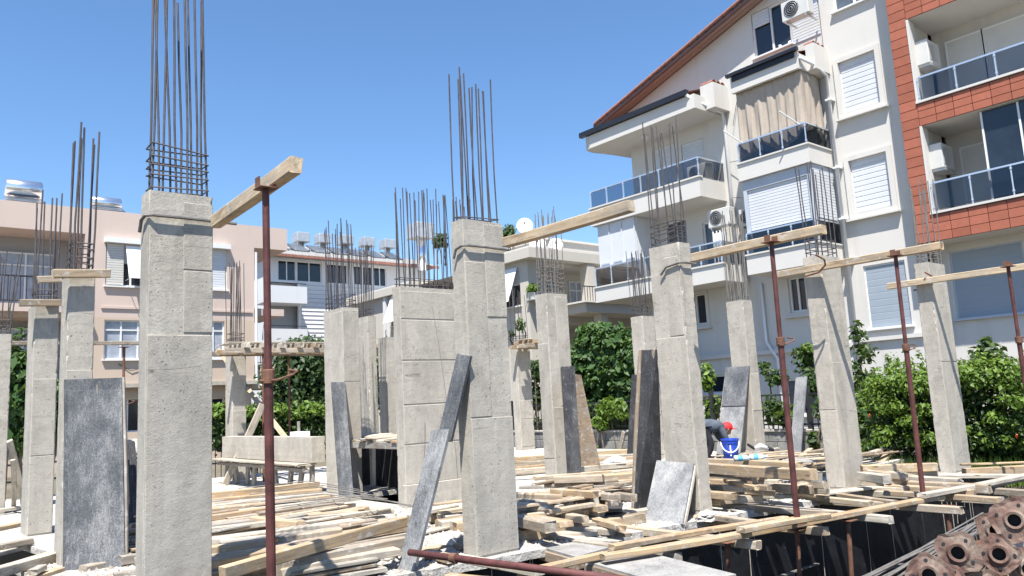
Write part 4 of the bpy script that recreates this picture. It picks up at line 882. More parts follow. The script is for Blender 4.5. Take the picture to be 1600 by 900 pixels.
# roof: slab, soffit boards, verge tiles
rf = MB(); e = .16
for a,b in ((18.25,7.),(7.,-3.3)):
    rf.add([(19.5,a,roofz(a)+.05),(31.4,a,roofz(a)+.05),(31.4,b,roofz(b)+.05),(19.5,b,roofz(b)+.05),(19.5,a,roofz(a)+e),(31.4,a,roofz(a)+e),(31.4,b,roofz(b)+e),(19.5,b,roofz(b)+e)],[(0,3,2,1),(4,5,6,7),(0,1,5,4),(1,2,6,5),(2,3,7,6),(3,0,4,7)])
roof = rf.build('roof','terracotta',wb)
n = 11
for k in range(5):
    x = 19.5+k*.1; plank('soffit_board',(x+.06,18.2,roofz(18.2)+.045),(x+.06,7.,roofz(7.)+.045),.094,.02,'soffit_wood',roof)
plank('verge_board',(19.48,18.25,roofz(18.25)+.16),(19.48,7.,roofz(7.)+.16),.03,.2,'verge_brown',roof)
for k in range(34):
    y = 18.2-k*.33; y2 = y-.37
    mm = MB(); mm.tube([(19.5,y,roofz(y)+.17),(19.5,y2,roofz(y2)+.18)],[.07,.056],10); mm.build('verge_tile','terracotta',roof)
for j in range(6):
    tiles_row(roof,(19.5+j*.23,18.22,roofz(18.22)+.17),(19.72+j*.23,18.22,roofz(18.22)+.17),1,.1,ln=(0,-.4,.4*RS))
# --- left balconies
def balcony(label, u0, u1, z0, z1, d=1.3, side=True, lf=None):
    m = MB(); W.box(m,u0,u1,-.02,d,z0,z0+.16); W.box(m,u0,u1,d-.12,d-.001,z0+.16,z1); W.box(m,u0,u0+.12,-.01,d-.12,z0+.16,z1)
    if lf: W.box(m,17.065,u1,-4.,-.02,z0,z0+.16); W.box(m,u1-.12,u1,-4.,d-.12,z0+.16,z1)
    b = m.build('balcony','white_wall',wb); W.box(MB(),u0-.03,u1+.03,d-.14,d+.04,z1+.001,z1+.05).build('coping','white_wall',b)
    return b
b3 = balcony('',13.42,17.95,6.98,7.56,lf=True); railing(wb,W,13.45,17.92,1.24,7.6,8.2,6,(0.,None))
b2 = balcony('',12.88,17.95,4.38,4.86,lf=True); railing(wb,W,12.92,17.92,1.24,4.92,5.55,7,(0.,None))
# enclosure panels on the level-one balcony
for k in range(3):
    a = 16.15+k*.55; m = MB(); W.box(m,a+.01,a+.54,1.12,1.16,5.5,6.97); W.box(m,a+.0,a+.03,1.15,1.19,5.5,6.97); pn = m.build('enclosure_panel','shutter_white',wb); W.box(MB(),a+.09,a+.46,1.161,1.175,5.62,5.67).build('panel_slot','shutter_blue',pn)
W.box(MB(),16.15,16.2,0,1.12,4.95,6.97).build('enclosure_panel','shutter_white',wb)
# roof over the balcony
m = MB(); pl = [(18.7,13.35),(18.7,17.75),(18.78,18.0),(19.1,18.05),(20.0,17.85),(22.,17.6),(22.,17.07),(20.0,17.07),(20.0,13.35)]
m.prism(pl,9.68,10.12); br_ = m.build('balcony_roof','white_wall',wb)
m = MB(); W.box(m,13.55,18.12,1.27,1.42,10.13,10.3); m.build('gutter','gutter_dark',br_)
m = MB(); m.add([W.p(13.6,1.28,10.28),W.p(18.0,1.28,10.28),W.p(18.0,0.,10.7),W.p(13.6,0.,10.7)],[(0,1,2,3)]); m.build('tile_bed','terracotta',br_)
m = MB(); W.box(m,13.02,13.5,.0,.75,9.72,10.5); m.build('upstand','white_wall',br_); tiles_row(br_,W.p(13.05,.1,10.5),W.p(13.05,.75,10.5),3,.11,ln=(0,.45,.02))
pipe = MB(); pipe.tube([W.p(13.6,1.35,10.15),W.p(13.45,1.2,9.95),W.p(13.2,.15,9.72),W.p(13.2,.08,9.5),W.p(13.2,.08,2.4)],.05,10); pipe.build('downpipe','white_pvc',wb,smooth=True)
lt = lathe([(.0,0),(.1,.0),(.12,.06),(.12,.08)],14,W.p(15.9,.6,9.6)); lt.build('ceiling_lamp','plastic_white',br_)
# --- middle bay
def bayring(z0,z1,d=1.3,c=0): 
    m = MB(); W.box(m,9.95,12.1,-.02,d,z0,z0+.16); W.box(m,9.95,12.1,d-.12,d-.001,z0+.16,z1); W.box(m,9.95,10.07,-.01,d-.12,z0+.16,z1); W.box(m,11.98,12.1,-.01,d-.12,z0+.16,z1)
    b = m.build('balcony','white_wall',wb); W.box(MB(),9.92,12.13,-.01,d+.04,z1+.001,z1+.045).build('coping','white_wall',b); return b
bayring(4.4,4.93); bayring(7.07,7.55)
railing(wb,W,10.0,12.05,1.24,4.98,5.58,3,(0.,0.)); railing(wb,W,10.0,12.05,1.24,7.6,8.18,3,(0.,0.))
m = MB(); W.box(m,9.98,12.07,-.01,1.22,9.68,10.1); W.box(m,9.98,12.07,1.2,1.3,9.66,10.12); rb = m.build('bay_roof','white_wall',wb)
W.box(MB(),9.92,12.15,1.301,1.42,10.13,10.22).build('awning_cassette','gutter_dark',rb); W.box(MB(),10.05,12.0,1.31,1.345,9.98,10.128).build('awning_valance','gutter_dark',rb)
m = MB(); m.add([W.p(10.,1.28,10.14),W.p(12.05,1.28,10.14),W.p(12.05,0.,10.55),W.p(10.,0.,10.55)],[(0,1,2,3)]); m.build('tile_bed','terracotta',rb)
tiles_row(rb,W.p(12.02,1.25,10.2),W.p(11.2,1.25,10.2),4,.1,ln=(.6,0,.2)); m = MB(); W.box(m,9.75,10.0,.0,.8,9.7,10.42); m.build('upstand','white_wall',rb); tiles_row(rb,W.p(9.8,.1,10.42),W.p(9.8,.8,10.42),3,.1,ln=(0,.25,.02))
# level one enclosure: frame and big roller shutter
m = MB()
for a,b in ((9.99,10.12),(11.95,12.06)): W.box(m,a,b,1.1,1.2,4.98,7.06)
W.box(m,10.12,11.95,1.1,1.2,6.78,7.06); W.box(m,9.99,10.05,0.,1.1,6.8,7.06); en = m.build('enclosure_frame','shutter_blue',wb)
shutter(en,W,10.13,11.94,5.62,6.78,1.15,step=.08); W.box(MB(),10.13,11.94,1.12,1.14,4.98,5.62).build('dark_pane','dark_glass',en)
F10 = Fac('y', 9.99); shutter(en,F10,18.9,19.9,5.62,6.9,.0,step=.08); F10.box(MB(),18.9,19.95,-.06,-.03,4.98,5.62).build('dark_pane','dark_glass',en)
W.box(MB(),10.1,12.0,.02,.06,7.1,9.68).build('inner_wall_panel','grey_glass',wb)
# curtain hanging in the upper bay
m = MB(); vs=[]; fs=[]; nu=90; nz=16
for j in range(nz+1):
    for i in range(nu+1):
        s_ = i/nu; tt = j/nz
        if s_ < .72: u = 12.03-(s_/.72)*2.0; d = 1.13
        else: u = 10.03; d = 1.13-(s_-.72)/.28*.95
        fold = (.045*math.sin(s_*58+1.2*math.sin(tt*3+s_*9))+.02*math.sin(s_*131))*(.25+.9*tt)
        zb = 7.92+.22*math.sin(s_*9+.5)*(1 if s_>.25 else .6)-(.25 if s_<.2 else 0)
        z = 9.68+(zb-9.68)*tt
        vs.append(W.p(u+(fold if s_>=.72 else 0),d+(fold if s_<.72 else 0),z))
for j in range(nz):
    for i in range(nu): k=j*(nu+1)+i; fs.append((k,k+1,k+nu+2,k+nu+1))
m.add(vs,fs); cu = m.build('curtain','curtain_beige',smooth=True); tag(cu,'beige curtain hung in the upper balcony of the white building','curtain')
mod = cu.modifiers.new('solid','SOLIDIFY'); mod.thickness = .006
# awning arms and downpipes
for u in (10.15,11.9): MB().tube([W.p(u+.25,1.75,8.5),W.p(u,1.25,8.15)],.018,8).build('awning_arm','white_pvc',wb)
for pts in ([W.p(9.95,1.25,9.95),W.p(9.8,.7,9.8),W.p(9.78,.22,9.6),W.p(9.78,.22,1.)],[W.p(12.5,.07,4.3),W.p(12.5,.07,2.6),W.p(12.35,.1,2.35),W.p(12.2,.07,2.1),W.p(12.2,.07,GZ)]):
    MB().tube(pts,.045,10).build('downpipe','white_pvc',wb,smooth=True)
for z in (8.9,7.0,5.6,4.4): W.box(MB(),9.7,9.86,.0,.3,z,z+.05).build('pipe_bracket','white_pvc',wb)
for pts in ([(12.6,.05,8.4),(12.75,.2,8.05),(13.1,.12,8.1)],[(12.2,.1,8.4),(12.7,.15,6.9),(13.1,.12,7.0)],[(12.6,.05,10.3),(12.9,.1,9.2)]):
    MB().tube([W.p(*q) for q in pts],.009,5).build('cable','black_metal',wb)
# --- orange tiled block
ob = thing('tiled_building','orange-red tiled balcony block at the right edge with curved glass rails','building',(20,5,4.53))
OX = 19.4; O = Fac('x',OX); TOP = 13.2
m = MB()
O.box(m,7.46,7.84,-1.3,-.02,4.53,TOP)                 # side fin
for a,b in ((4.53,5.17),(7.37,7.93),(10.12,10.7),(12.8,TOP)):
    O.box(m,-2.9,7.46,-1.6,-.02,a,b)
O.box(m,-2.9,7.45,-1.65,-1.5,5.17,TOP-.01)
m.build('wall','cream_wall' if False else 'white_wall',ob)
m = MB(); O.box(m,7.435,7.85,-.019,-.006,4.52,TOP)
for a,b in ((4.53,5.17),(7.37,7.93),(10.12,10.7)): O.box(m,-2.9,7.434,-.019,-.006,a,b)
back = m.build('tile_backing','tile_joint',ob)
th = .235; z = 4.535
while z < TOP-th:
    O.box(MB(),7.438,7.848,-.0055,.014,z,z+th-.014,.004).build('tile','orange_tile',back); z += th
for a,b,n in ((4.535,5.165,3),(7.375,7.925,3),(10.125,10.695,3)):
    hh = (b-a)/n
    for r_ in range(n):
        for k in range(24):
            u1 = 7.428-k*.4; O.box(MB(),u1-.388,u1,-.0055,.014,a+r_*hh,a+(r_+1)*hh-.013,.004).build('tile','orange_tile',back)
for a in (7.94,5.18): O.box(MB(),-2.9,7.44,-.12,.05,a-.005,a+.05).build('coping','white_wall',ob)
for a in (4.6,7.95,10.72): m = MB(); O.box(m,7.38,7.434,-.3,.03,a+.6 if a<5 else a,a+2.15 if a>5 else 7.36); m.build('reveal_trim','white_wall',ob)
railing(ob,O,7.36,.6,-.04,8.02,8.6,8,(None,None)); railing(ob,O,7.36,.6,-.04,5.27,5.95,8,(None,None))
# upper recess: shutters at the back; lower recess: sliding glass on the right
OB = Fac('x',20.88)
for u0,u1,z0,z1 in ((6.3,7.1,7.95,9.75),(5.3,6.25,7.95,9.75),(6.5,7.1,5.2,6.95),(5.95,6.45,5.2,6.95)):
    m = MB(); OB.box(m,u0,u1,-.01,.03,z0,z1); sp = m.build('shutter_door','shutter_cream',ob); m = MB()
    for a,b,c,d in ((u0-.04,u0,z0,z1+.04),(u1,u1+.04,z0,z1+.04),(u0,u1,z1,z1+.04)): OB.box(m,a,b,-.01,.05,c,d)
    m.build('frame','white_pvc',sp)
for k in range(5):
    u1 = 6.15-k*.75; m = MB(); O.box(m,u1-.72,u1,-.2,-.18,5.2,7.34); pn = m.build('glazing_panel','dark_glass',ob); m = MB(); O.box(m,u1-.02,u1+.02,-.22,-.15,5.2,7.34); m.build('frame','white_pvc',pn)

# ------------------------------------------------------------------ air conditioners
def ac(label, F, u, d, z, turn=None, s_=1.):
    t = thing('air_conditioner',label,'air conditioner',F.p(u,d,z),'air conditioner units')
    F.box(MB(),u-.4*s_,u+.4*s_,d,d+.3,z,z+.56*s_,.015).build('casing','ac_white',t)
    c = F.p(u+.1*s_,d+.302,z+.29*s_); ax = V(F.p(0,1,0))-V(F.p(0,0,0))
    MB().tube([V(c)-ax*.02,V(c)+ax*.006],.225*s_,24).build('fan_grille','rubber_black',t)
    for rr in (.05,.11,.17,.215):
        lm = []; e1 = V((0,0,1)); e2 = ax.cross(e1)
        MB().tube([V(c)+ax*.012+(e1*math.cos(a)+e2*math.sin(a))*rr*s_ for a in [2*math.pi*k/16 for k in range(17)]],.006,4,False).build('grille_ring','tank_metal',t)
    for e in (-.3,.3): F.box(MB(),u+e*s_-.02,u+e*s_+.02,d-.32 if d>.2 else -.0,d+.3,z-.05,z-.003).build('bracket','tank_metal',t)
    return t
ac('air conditioner hung high beside the top window of the white building',W,10.2,.45,11.35)
ac('air conditioner under the upper left balcony of the white building',W,13.3,.4,6.1,s_=.95)
ac('air conditioner half hidden left of the big white roller shutter',W,12.45,.12,6.0,s_=.9)
ac('air conditioner standing behind the glass of the upper left balcony',W,13.85,.5,7.62,s_=.9)
for lab,z in (('air conditioner in the upper orange tiled balcony',8.95),('air conditioner in the lower orange tiled balcony',6.3)):
    F_ = Fac('y',7.44); t = thing('air_conditioner',lab,'air conditioner',F_.p(20.,.15,z),'air conditioner units')
    F_.box(MB(),19.62,20.32,.04,.34,z,z+.62,.015).build('casing','ac_white',t)
    F_.box(MB(),19.68,20.0,.342,.35,z+.1,z+.5).build('vent_grille','tank_metal',t); F_.box(MB(),19.66,20.3,.0,.34,z-.05,z-.004).build('bracket','tank_metal',t)
# plastic chair and laundry rack hints on the small balcony: a white folded chair
t = thing('folded_rack','white folded rack standing on the lower left balcony','rack',W.p(13.25,.9,4.93)); m = MB()
for k in range(4): m.tube([W.p(13.05+.12*k,.9,4.93),W.p(13.1+.12*k,.8,5.95)],.02,6)
m.build('frame','plastic_white',t); W.box(MB(),13.02,13.5,.75,.78,5.45,5.9).build('panel','plastic_white',t)

# ------------------------------------------------------------------ pink house
K = Fac('y', 30.)
pk = thing('pink_house','pink three-storey house with balcony, white windows and awning at the left','building',(2,35,GZ))
hb1 = (-4.,5.75,5.32,7.88,1.5); hb2 = (-4.,5.75,2.66,4.98,1.5); hw1 = (6.42,8.1,6.08,7.6); hw2 = (9.3,10.72,6.12,7.7); lw1 = (6.42,8.1,3.46,4.86); lw2 = (9.4,10.62,3.46,4.9); hg = (-4.,5.75,.0,2.3,1.4); hg2 = (9.2,10.8,.6,2.0,.5)
m = MB(); K.wall(m,-14,11.8,4.95,7.9,[(hb1[0],hb1[1],5.32,7.88,1.5),hw1,hw2]); m.quad((11.8,30,4.95),(11.8,42,4.95),(11.8,42,7.9),(11.8,30,7.9))
# roof slab and parapet, overhanging on the right
m.box(-14,13.2,30.001,42,7.9,8.8)
m.build('upper_wall','pink_wall',pk)
m = MB(); K.wall(m,-14,11.8,2.55,4.95,[(hb2[0],hb2[1],2.66,4.9,1.5),lw1,lw2]); m.quad((11.8,30,2.55),(11.8,42,2.55),(11.8,42,4.95),(11.8,30,4.95)); m.build('middle_wall','sand_wall',pk)
m = MB(); G = Fac('y',30.35); G.wall(m,-14,11.8,GZ-.1,2.55,[(6.4,8.3,.9,2.1),hg2],.3); m.quad((11.8,30.35,GZ-.1),(11.8,42,GZ-.1),(11.8,42,2.55),(11.8,30.35,2.55)); m.quad((-14,42,GZ),(11.8,42,GZ),(11.8,42,8.),(-14,42,8.)); m.quad((-14,30,GZ),(-14,42,GZ),(-14,42,8.),(-14,30,8.)); m.build('ground_wall','sand_wall',pk)
for h in ((6.4,8.3,.9,2.1),hg2): window(pk,G,h,'slide',.25,sill=False)
K.box(MB(),-14,11.9,-.02,.12,2.46,2.6).build('band','concrete_warm',pk)
for h,zz in ((hb1,7.88),(hb2,4.9)):
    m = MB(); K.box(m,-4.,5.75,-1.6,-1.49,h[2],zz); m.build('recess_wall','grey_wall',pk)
    m = MB(); K.box(m,-14,5.85,-.1,.35,h[2]-.28,h[2]-.02); m.build('balcony_slab','pink_wall',pk)
    KD = Fac('y',31.43); window(pk,KD,(3.3,5.05,h[2]+.05,h[2]+2.0),'lace',.0,n=2,sill=False,tm=h[2]+1.55,name='balcony_door'); window(pk,KD,(.6,2.4,h[2]+.05,h[2]+2.0),'lace',.0,n=2,sill=False,name='balcony_door')
    r = MB(); K.box(r,-4.,5.75,.2,.25,h[2]+.88,h[2]+.93); K.box(r,-4.,5.75,.21,.24,h[2]+.06,h[2]+.1); ro = r.build('railing','black_metal',pk)
    for k in range(26): K.box(MB(),1.2+k*.175,1.225+k*.175,.215,.235,h[2]+.1,h[2]+.88).build('baluster','black_metal',ro)
window(pk,K,hw1,'half',.12,n=2); window(pk,K,hw2,'shutter',.12,n=2); 
for h in (lw1,lw2): window(pk,K,h,'lace',.12,n=3,tm=(h[2]+h[3])/2+.35,sill=True)
for u0,u1,z in ((6.35,8.2,7.62),(9.22,10.8,7.72)): K.box(MB(),u0,u1,-.02,.22,z,z+.17).build('shutter_box','white_pvc',pk)
shutter(pk,K,6.45,7.0,6.12,7.6,.02,mat='shutter_cream'); 
m = MB(); m.slab4([K.p(7.05,.62,6.3),K.p(8.15,.62,6.3),K.p(8.15,.1,7.55),K.p(7.05,.1,7.55)],.02); aw = m.build('awning','foam'); tag(aw,'white fabric awning tilted out over the pink house window','awning')
for u in (7.08,8.12): K.box(MB(),u-.01,u+.01,.0,.62,6.28,6.3).build('arm','rail_metal',aw)
# right hand side balconies of the pink house
for z0,z1 in ((5.22,5.5),(2.9,3.25)): MB().box(11.81,13.2,30.4,33.,z0,z1).build('side_balcony','pink_wall',pk)
MB().box(11.81,13.25,30.3,33.,2.42,3.2).build('side_parapet','sand_wall',pk); MB().box(11.75,13.4,30.2,33.,2.3,2.45).build('side_slab','concrete_warm',pk)
r = MB()
for z in (3.3,3.95): r.box(11.85,13.15,30.42,30.46,z,z+.04)
ro = r.build('side_railing','shutter_blue',pk)
for k in range(9): MB().box(11.9+k*.15,11.93+k*.15,30.425,30.455,3.34,3.95).build('baluster','shutter_blue',ro)
MB().tube([(11.85,29.93,7.7),(11.85,29.93,2.5),(12.1,29.9,2.35)],.05,8).build('downpipe','white_pvc',pk)
K.box(MB(),6.3,11.7,.0,.05,5.26,5.34).build('band','pink_wall',pk)
MB().tube([K.p(6.9,.02,3.3),K.p(7.3,.04,3.05),K.p(7.9,.03,3.2)],.012,5).build('cable','black_metal',pk)
# solar water heaters on the roof
for lab,u,z,ww,rt,hz in (('larger solar water heater tank on the pink house roof at the far left',3.95,8.83,1.12,.31,.62),('smaller solar water heater tank on the pink house roof',6.55,8.83,1.02,.24,.42)):
    t = thing('solar_water_heater',lab,'water heater',(u,31.,z),'solar heaters on the pink roof')
    MB().tube([(u-ww/2,30.8,z+hz),(u-ww/2+.03,30.8,z+hz),(u+ww/2-.03,30.8,z+hz),(u+ww/2,30.8,z+hz)],[rt*.8,rt,rt,rt*.8],18).build('tank','steel_bright',t,smooth=True)
    MB().slab4([(u-ww/2,30.1,z+.02),(u+ww/2,30.1,z+.02),(u+ww/2,30.7,z+.3),(u-ww/2,30.7,z+.3)],.05,V((0,1,-1))).build('collector_panel','grey_glass',t)
    for a in (-.42,.42):
        MB().tube([(u+a*ww,30.8,z-.02),(u+a*ww,30.8,z+.3)],.02,6).build('leg','tank_metal',t); MB().tube([(u+a*ww,31.3,z-.02),(u+a*ww,30.9,z+hz)],.02,6).build('leg','tank_metal',t)
# ------------------------------------------------------------------ grey-white house behind
H_ = Fac('y',42.)
gh = thing('white_house','white clapboard house with a grey tiled roof and dark window band, behind the pink house','building',(22,48,GZ))
bands = [(17.9,19.0,8.75,9.95),(19.05,20.6,8.75,9.95),(20.9,22.3,8.75,9.95),(22.7,24.0,8.75,9.95),(24.1,25.0,8.75,9.95)]
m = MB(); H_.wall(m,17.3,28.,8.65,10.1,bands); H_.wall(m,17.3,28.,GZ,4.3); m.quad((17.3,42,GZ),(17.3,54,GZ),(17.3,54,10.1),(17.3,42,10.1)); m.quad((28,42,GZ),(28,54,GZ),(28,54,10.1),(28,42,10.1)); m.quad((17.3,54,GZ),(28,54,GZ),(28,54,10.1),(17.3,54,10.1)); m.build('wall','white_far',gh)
for h in bands: window(gh,H_,h,'slide',.1,n=2,sill=False)
zs_=4.3; k=0
while zs_ < 8.64:
    m = MB(); a,b = H_.p(19.2,.05,zs_),H_.p(28.,.05,zs_); z2=min(8.65,zs_+.242)
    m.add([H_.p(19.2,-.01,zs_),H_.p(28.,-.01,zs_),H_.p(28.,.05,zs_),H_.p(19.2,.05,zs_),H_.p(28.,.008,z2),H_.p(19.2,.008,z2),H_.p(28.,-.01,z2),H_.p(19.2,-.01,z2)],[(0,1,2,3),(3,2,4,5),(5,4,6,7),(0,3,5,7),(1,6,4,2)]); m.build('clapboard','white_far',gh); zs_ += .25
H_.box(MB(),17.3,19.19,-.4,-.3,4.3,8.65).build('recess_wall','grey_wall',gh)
for z in (7.3,4.9):
    H_.box(MB(),16.6,19.1,-.25,1.2,z,z+.2).build('balcony_slab','white_far',gh); H_.box(MB(),16.6,19.1,1.05,1.2,z+.2,z+.95).build('balcony_front','white_far',gh)
    r = MB(); H_.box(r,16.6,19.1,1.1,1.14,z+1.1,z+1.14); r.build('balcony_rail','black_metal',gh)
window(gh,H_,(21.8,22.9,5.7,7.3),'slide',-.08,n=1,sill=False,glass='lace')
H_.box(MB(),19.05,19.2,-.02,.14,4.3,8.64).build('corner_post','white_pvc',gh)
# roof with ridged tiles
m = MB(); m.add([(16.9,41.2,10.08),(28.4,41.2,10.08),(28.4,48,12.2),(16.9,48,12.2),(28.4,54.6,10.08),(16.9,54.6,10.08)],[(0,1,2,3),(3,2,4,5),(0,3,5),(1,4,2),(0,5,4,1)]); rg = m.build('roof','roof_grey',gh)
for k in range(58):
    x = 17.0+k*.2; MB().tube([(x,41.15,10.12),(x,44.6,11.2)],.05,6).build('roof_tile','roof_grey',rg,fix=False)
for k in range(12):
    x = 17.3+k*.95; MB().box(x,x+.05,41.25,44.5,10.3,10.32).build('snow_bar','gutter_dark',rg) if False else None
H_.box(MB(),16.9,28.4,.8,.95,9.98,10.12).build('fascia','terracotta',gh)
# tilted solar collectors and water tanks
for k in range(7):
    x = 18.2+k*1.32; m = MB(); m.slab4([(x,43.2,10.85),(x+.95,43.2,10.85),(x+.95,44.6,11.55),(x,44.6,11.55)],.08,V((0,1,-1)))
    tag(m.build('solar_collector','grey_glass'),'tilted solar collector lying on the grey roof between the water tanks','solar panel','solar collectors on the grey roof')
for k,(px_,py_,sz) in enumerate(((470,372,1.),(504,374,1.),(539,376,1.),(573,379,1.),(605,382,1.),(657,362,1.55))):
    c = PY(px_,py_,45. if k < 5 else 40.); t = thing('water_tank',['square metal water tank, leftmost of the five small ones on the grey roof','square metal water tank, second of five on the grey roof','square metal water tank, middle of five on the grey roof','square metal water tank, fourth of five on the grey roof','square metal water tank, rightmost of the five small ones','large square water tank on a frame above the shear wall rebar'][k],'water tank',(c.x,c.y,c.z-1.2),'rooftop water tanks')
    a = .42*sz; b_ = .3*sz; MB().cbox(c.x-a,c.x+a,c.y-a,c.y+a,c.z-b_,c.z+b_,.03).build('box','tank_metal',t)
    MB().tube([(c.x,c.y,c.z-b_),(c.x,c.y,c.z-b_-1.3*sz)],.19*sz,12).build('cylinder','steel_bright',t,smooth=True)
    for ex in (-1,1):
        for ey in (-1,1): MB().tube([(c.x+ex*a*.9,c.y+ey*a*.9,c.z-b_),(c.x+ex*a*1.0,c.y+ey*a*1.0,c.z-b_-1.4*sz)],.022,5).build('leg','tank_metal',t)
# ------------------------------------------------------------------ cream house
CX, CY = 22.05, 25.15
c1 = Fac('x',CX); c2 = Fac('y',CY)
ch = thing('cream_house','cream two-storey house with deep shaded balconies behind the fig tree','building',(27,31,GZ))
hA = (25.7,27.0,5.4,7.1); hB = (35.2,36.6,5.6,7.3); hC = (31.5,33.,5.5,7.2)
m = MB(); hT = (29.2,33.6,5.9,7.5); c1.wall(m,CY,41,GZ,7.5,[hA,hB,(*hT,2.2)]); 
hr = (22.7,32.,5.35,7.25,1.8); hl = (24.1,32.,1.0,4.55,1.8)
c2.wall(m,CX,32.,GZ,7.5,[hr,hl,(22.6,23.2,3.3,4.5)]); m.quad((32,CY,GZ),(32,41,GZ),(32,41,7.5),(32,CY,7.5)); m.quad((CX,41,GZ),(32,41,GZ),(32,41,7.5),(CX,41,7.5)); m.build('wall','cream_wall',ch)
for h in (hA,hB): window(ch,c1,h,'half',.12,n=2)
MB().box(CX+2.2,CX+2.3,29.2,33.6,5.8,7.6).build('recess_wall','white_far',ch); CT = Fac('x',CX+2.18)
for u in (29.6,31.6): window(ch,CT,(u,u+1.2,5.95,7.2),'slide',.0,n=2,sill=False,name='terrace_door')
r = MB(); c1.box(r,29.2,33.6,.03,.08,6.75,6.8); ro = r.build('terrace_rail','white_pvc',ch)
for k in range(22): c1.box(MB(),29.3+k*.2,29.35+k*.2,.035,.075,5.92,6.76).build('baluster','white_pvc',ro)
for u in (29.1,33.5,36.9): c1.box(MB(),u,u+.28,.0,.2,GZ,7.34).build('pilaster','white_far',ch)

for h in (hA,hB):
    m = MB(); m.slab4([c1.p(h[0]+.05,.7,h[2]+.15),c1.p(h[1]-.2,.7,h[2]+.15),c1.p(h[1]-.2,.1,h[3]),c1.p(h[0]+.05,.1,h[3])],.02); tag(m.build('awning','foam'),'white fabric awning on the %s cream house window'%('nearer' if h is hA else 'farther'),'awning')
m = MB(); m.box(CX-.35,32.4,CY-.55,29.2,7.35,7.78); m.box(CX+2.4,32.4,29.21,33.59,7.35,7.6); m.box(CX-.3,32.4,33.6,41.4,7.3,7.7); m.build('cornice','cream_wall',ch)
MB().box(CX-.3,32.3,CY-.5,29.1,7.785,7.86).build('coping','white_wall',ch); MB().box(CX-.25,32.3,33.7,41.3,7.705,7.78).build('coping','white_wall',ch)
m = MB(); c2.box(m,23.9,32.4,-.1,1.6,4.92,5.32); m.build('balcony_slab','cream_wall',ch); c2.box(MB(),23.7,32.5,.02,1.75,5.325,5.4).build('coping','white_wall',ch)
c2.box(MB(),22.7,32.,-1.9,-1.79,5.3,7.3).build('recess_wall','cream_wall',ch); c2.box(MB(),24.1,32.,-1.9,-1.79,1.,4.6).build('recess_wall','cream_wall',ch)
for u in (25.25,28.6): 
    c2.box(MB(),u,u+.5,.02,.5,5.4,7.34).build('pillar','cream_wall',ch); c2.box(MB(),u-.2,u+.25,.9,1.35,GZ,4.915).build('pillar','cream_wall',ch)
c2.box(MB(),29.8,30.2,.9,1.35,GZ,4.915).build('pillar','cream_wall',ch)
CD = Fac('y',CY+1.78)
for u in (23.0,24.35,26.2,27.6): window(ch,CD,(u,u+.95,5.4,6.9),'lace' if u>24 else 'slide',.0,n=2,sill=False,tm=6.45,name='balcony_door')
for u in (24.4,26.4): window(ch,CD,(u,u+1.1,2.6,4.1),'slide',.0,n=2,sill=False,glass='grey_glass')
r = MB(); c2.box(r,23.9,32.,1.45,1.49,6.05,6.09); ro = r.build('railing','black_metal',ch)
for k in range(40): c2.box(MB(),24.0+k*.16,24.02+k*.16,1.46,1.48,5.4,6.06).build('baluster','black_metal',ro)
m = MB(); m.box(25.3,31.,27.5,33.,7.86,9.0); m.build('roof_box','cream_wall',ch); MB().box(25.2,31.1,27.4,33.1,9.0,9.1).build('coping','white_wall',ch)
def dish(label,c,r,tilt):
    t = thing('satellite_dish',label,'satellite dish',V(c)-V((0,0,.9)),'satellite dishes'); n_ = V((-.62,-.72,.3)).normalized(); u = n_.cross(V((0,0,1))).normalized(); v_ = u.cross(n_); m = MB(); vs=[]; fs=[]; N=24
    prof = [(0.001,0),(.35,.02),(.7,.08),(1.,.17),(1.,.19),(.7,.1),(.35,.04),(.001,.02)]
    for q,hh in prof:
        for k in range(N): a=2*math.pi*k/N; vs.append(V(c)+u*(math.cos(a)*q*r*.92)+v_*(math.sin(a)*q*r)+n_*(hh*r-(.05 if prof.index((q,hh))>3 else 0)))
    for i in range(len(prof)-1):
        for k in range(N): fs.append((i*N+k,i*N+(k+1)%N,(i+1)*N+(k+1)%N,(i+1)*N+k))
    m.add(vs,fs).build('reflector','plastic_white',t,smooth=True)
    MB().tube([V(c)-n_*.05,V(c)-n_*.15-V((0,0,.3)),V(c)-n_*.15-V((0,0,.9))],.03,8).build('mast','tank_metal',t); MB().tube([V(c)-v_*r*.95,V(c)+n_*r*.75],.012,6).build('arm','tank_metal',t); MB().tube([V(c)+n_*r*.72,V(c)+n_*r*.86],.04,8).build('receiver','rubber_black',t)
dish('white satellite dish above the timber beam on the cream roof',PY(820,354,CY+1.5),.42,0); dish('white satellite dish below the timber beam',PY(840,382,CY+1.),.42,0); dish('third white dish partly behind the rebar',PY(868,384,CY+2.),.4,0)
t = thing('potted_plant','small green plant in a white pot on the cream house corner','plant',PY(833,465,CY-.2)); pc = PY(833,458,CY-.2); lathe([(0,-.28),(.16,-.28),(.21,.02),(.17,.02),(0,0)],16,pc).build('pot','pot',t); 
c2.box(MB(),pc.x-.25,pc.x+.25,-.02,.45,pc.z-.33,pc.z-.29).build('shelf','tank_metal',t)
POT = (t, pc)

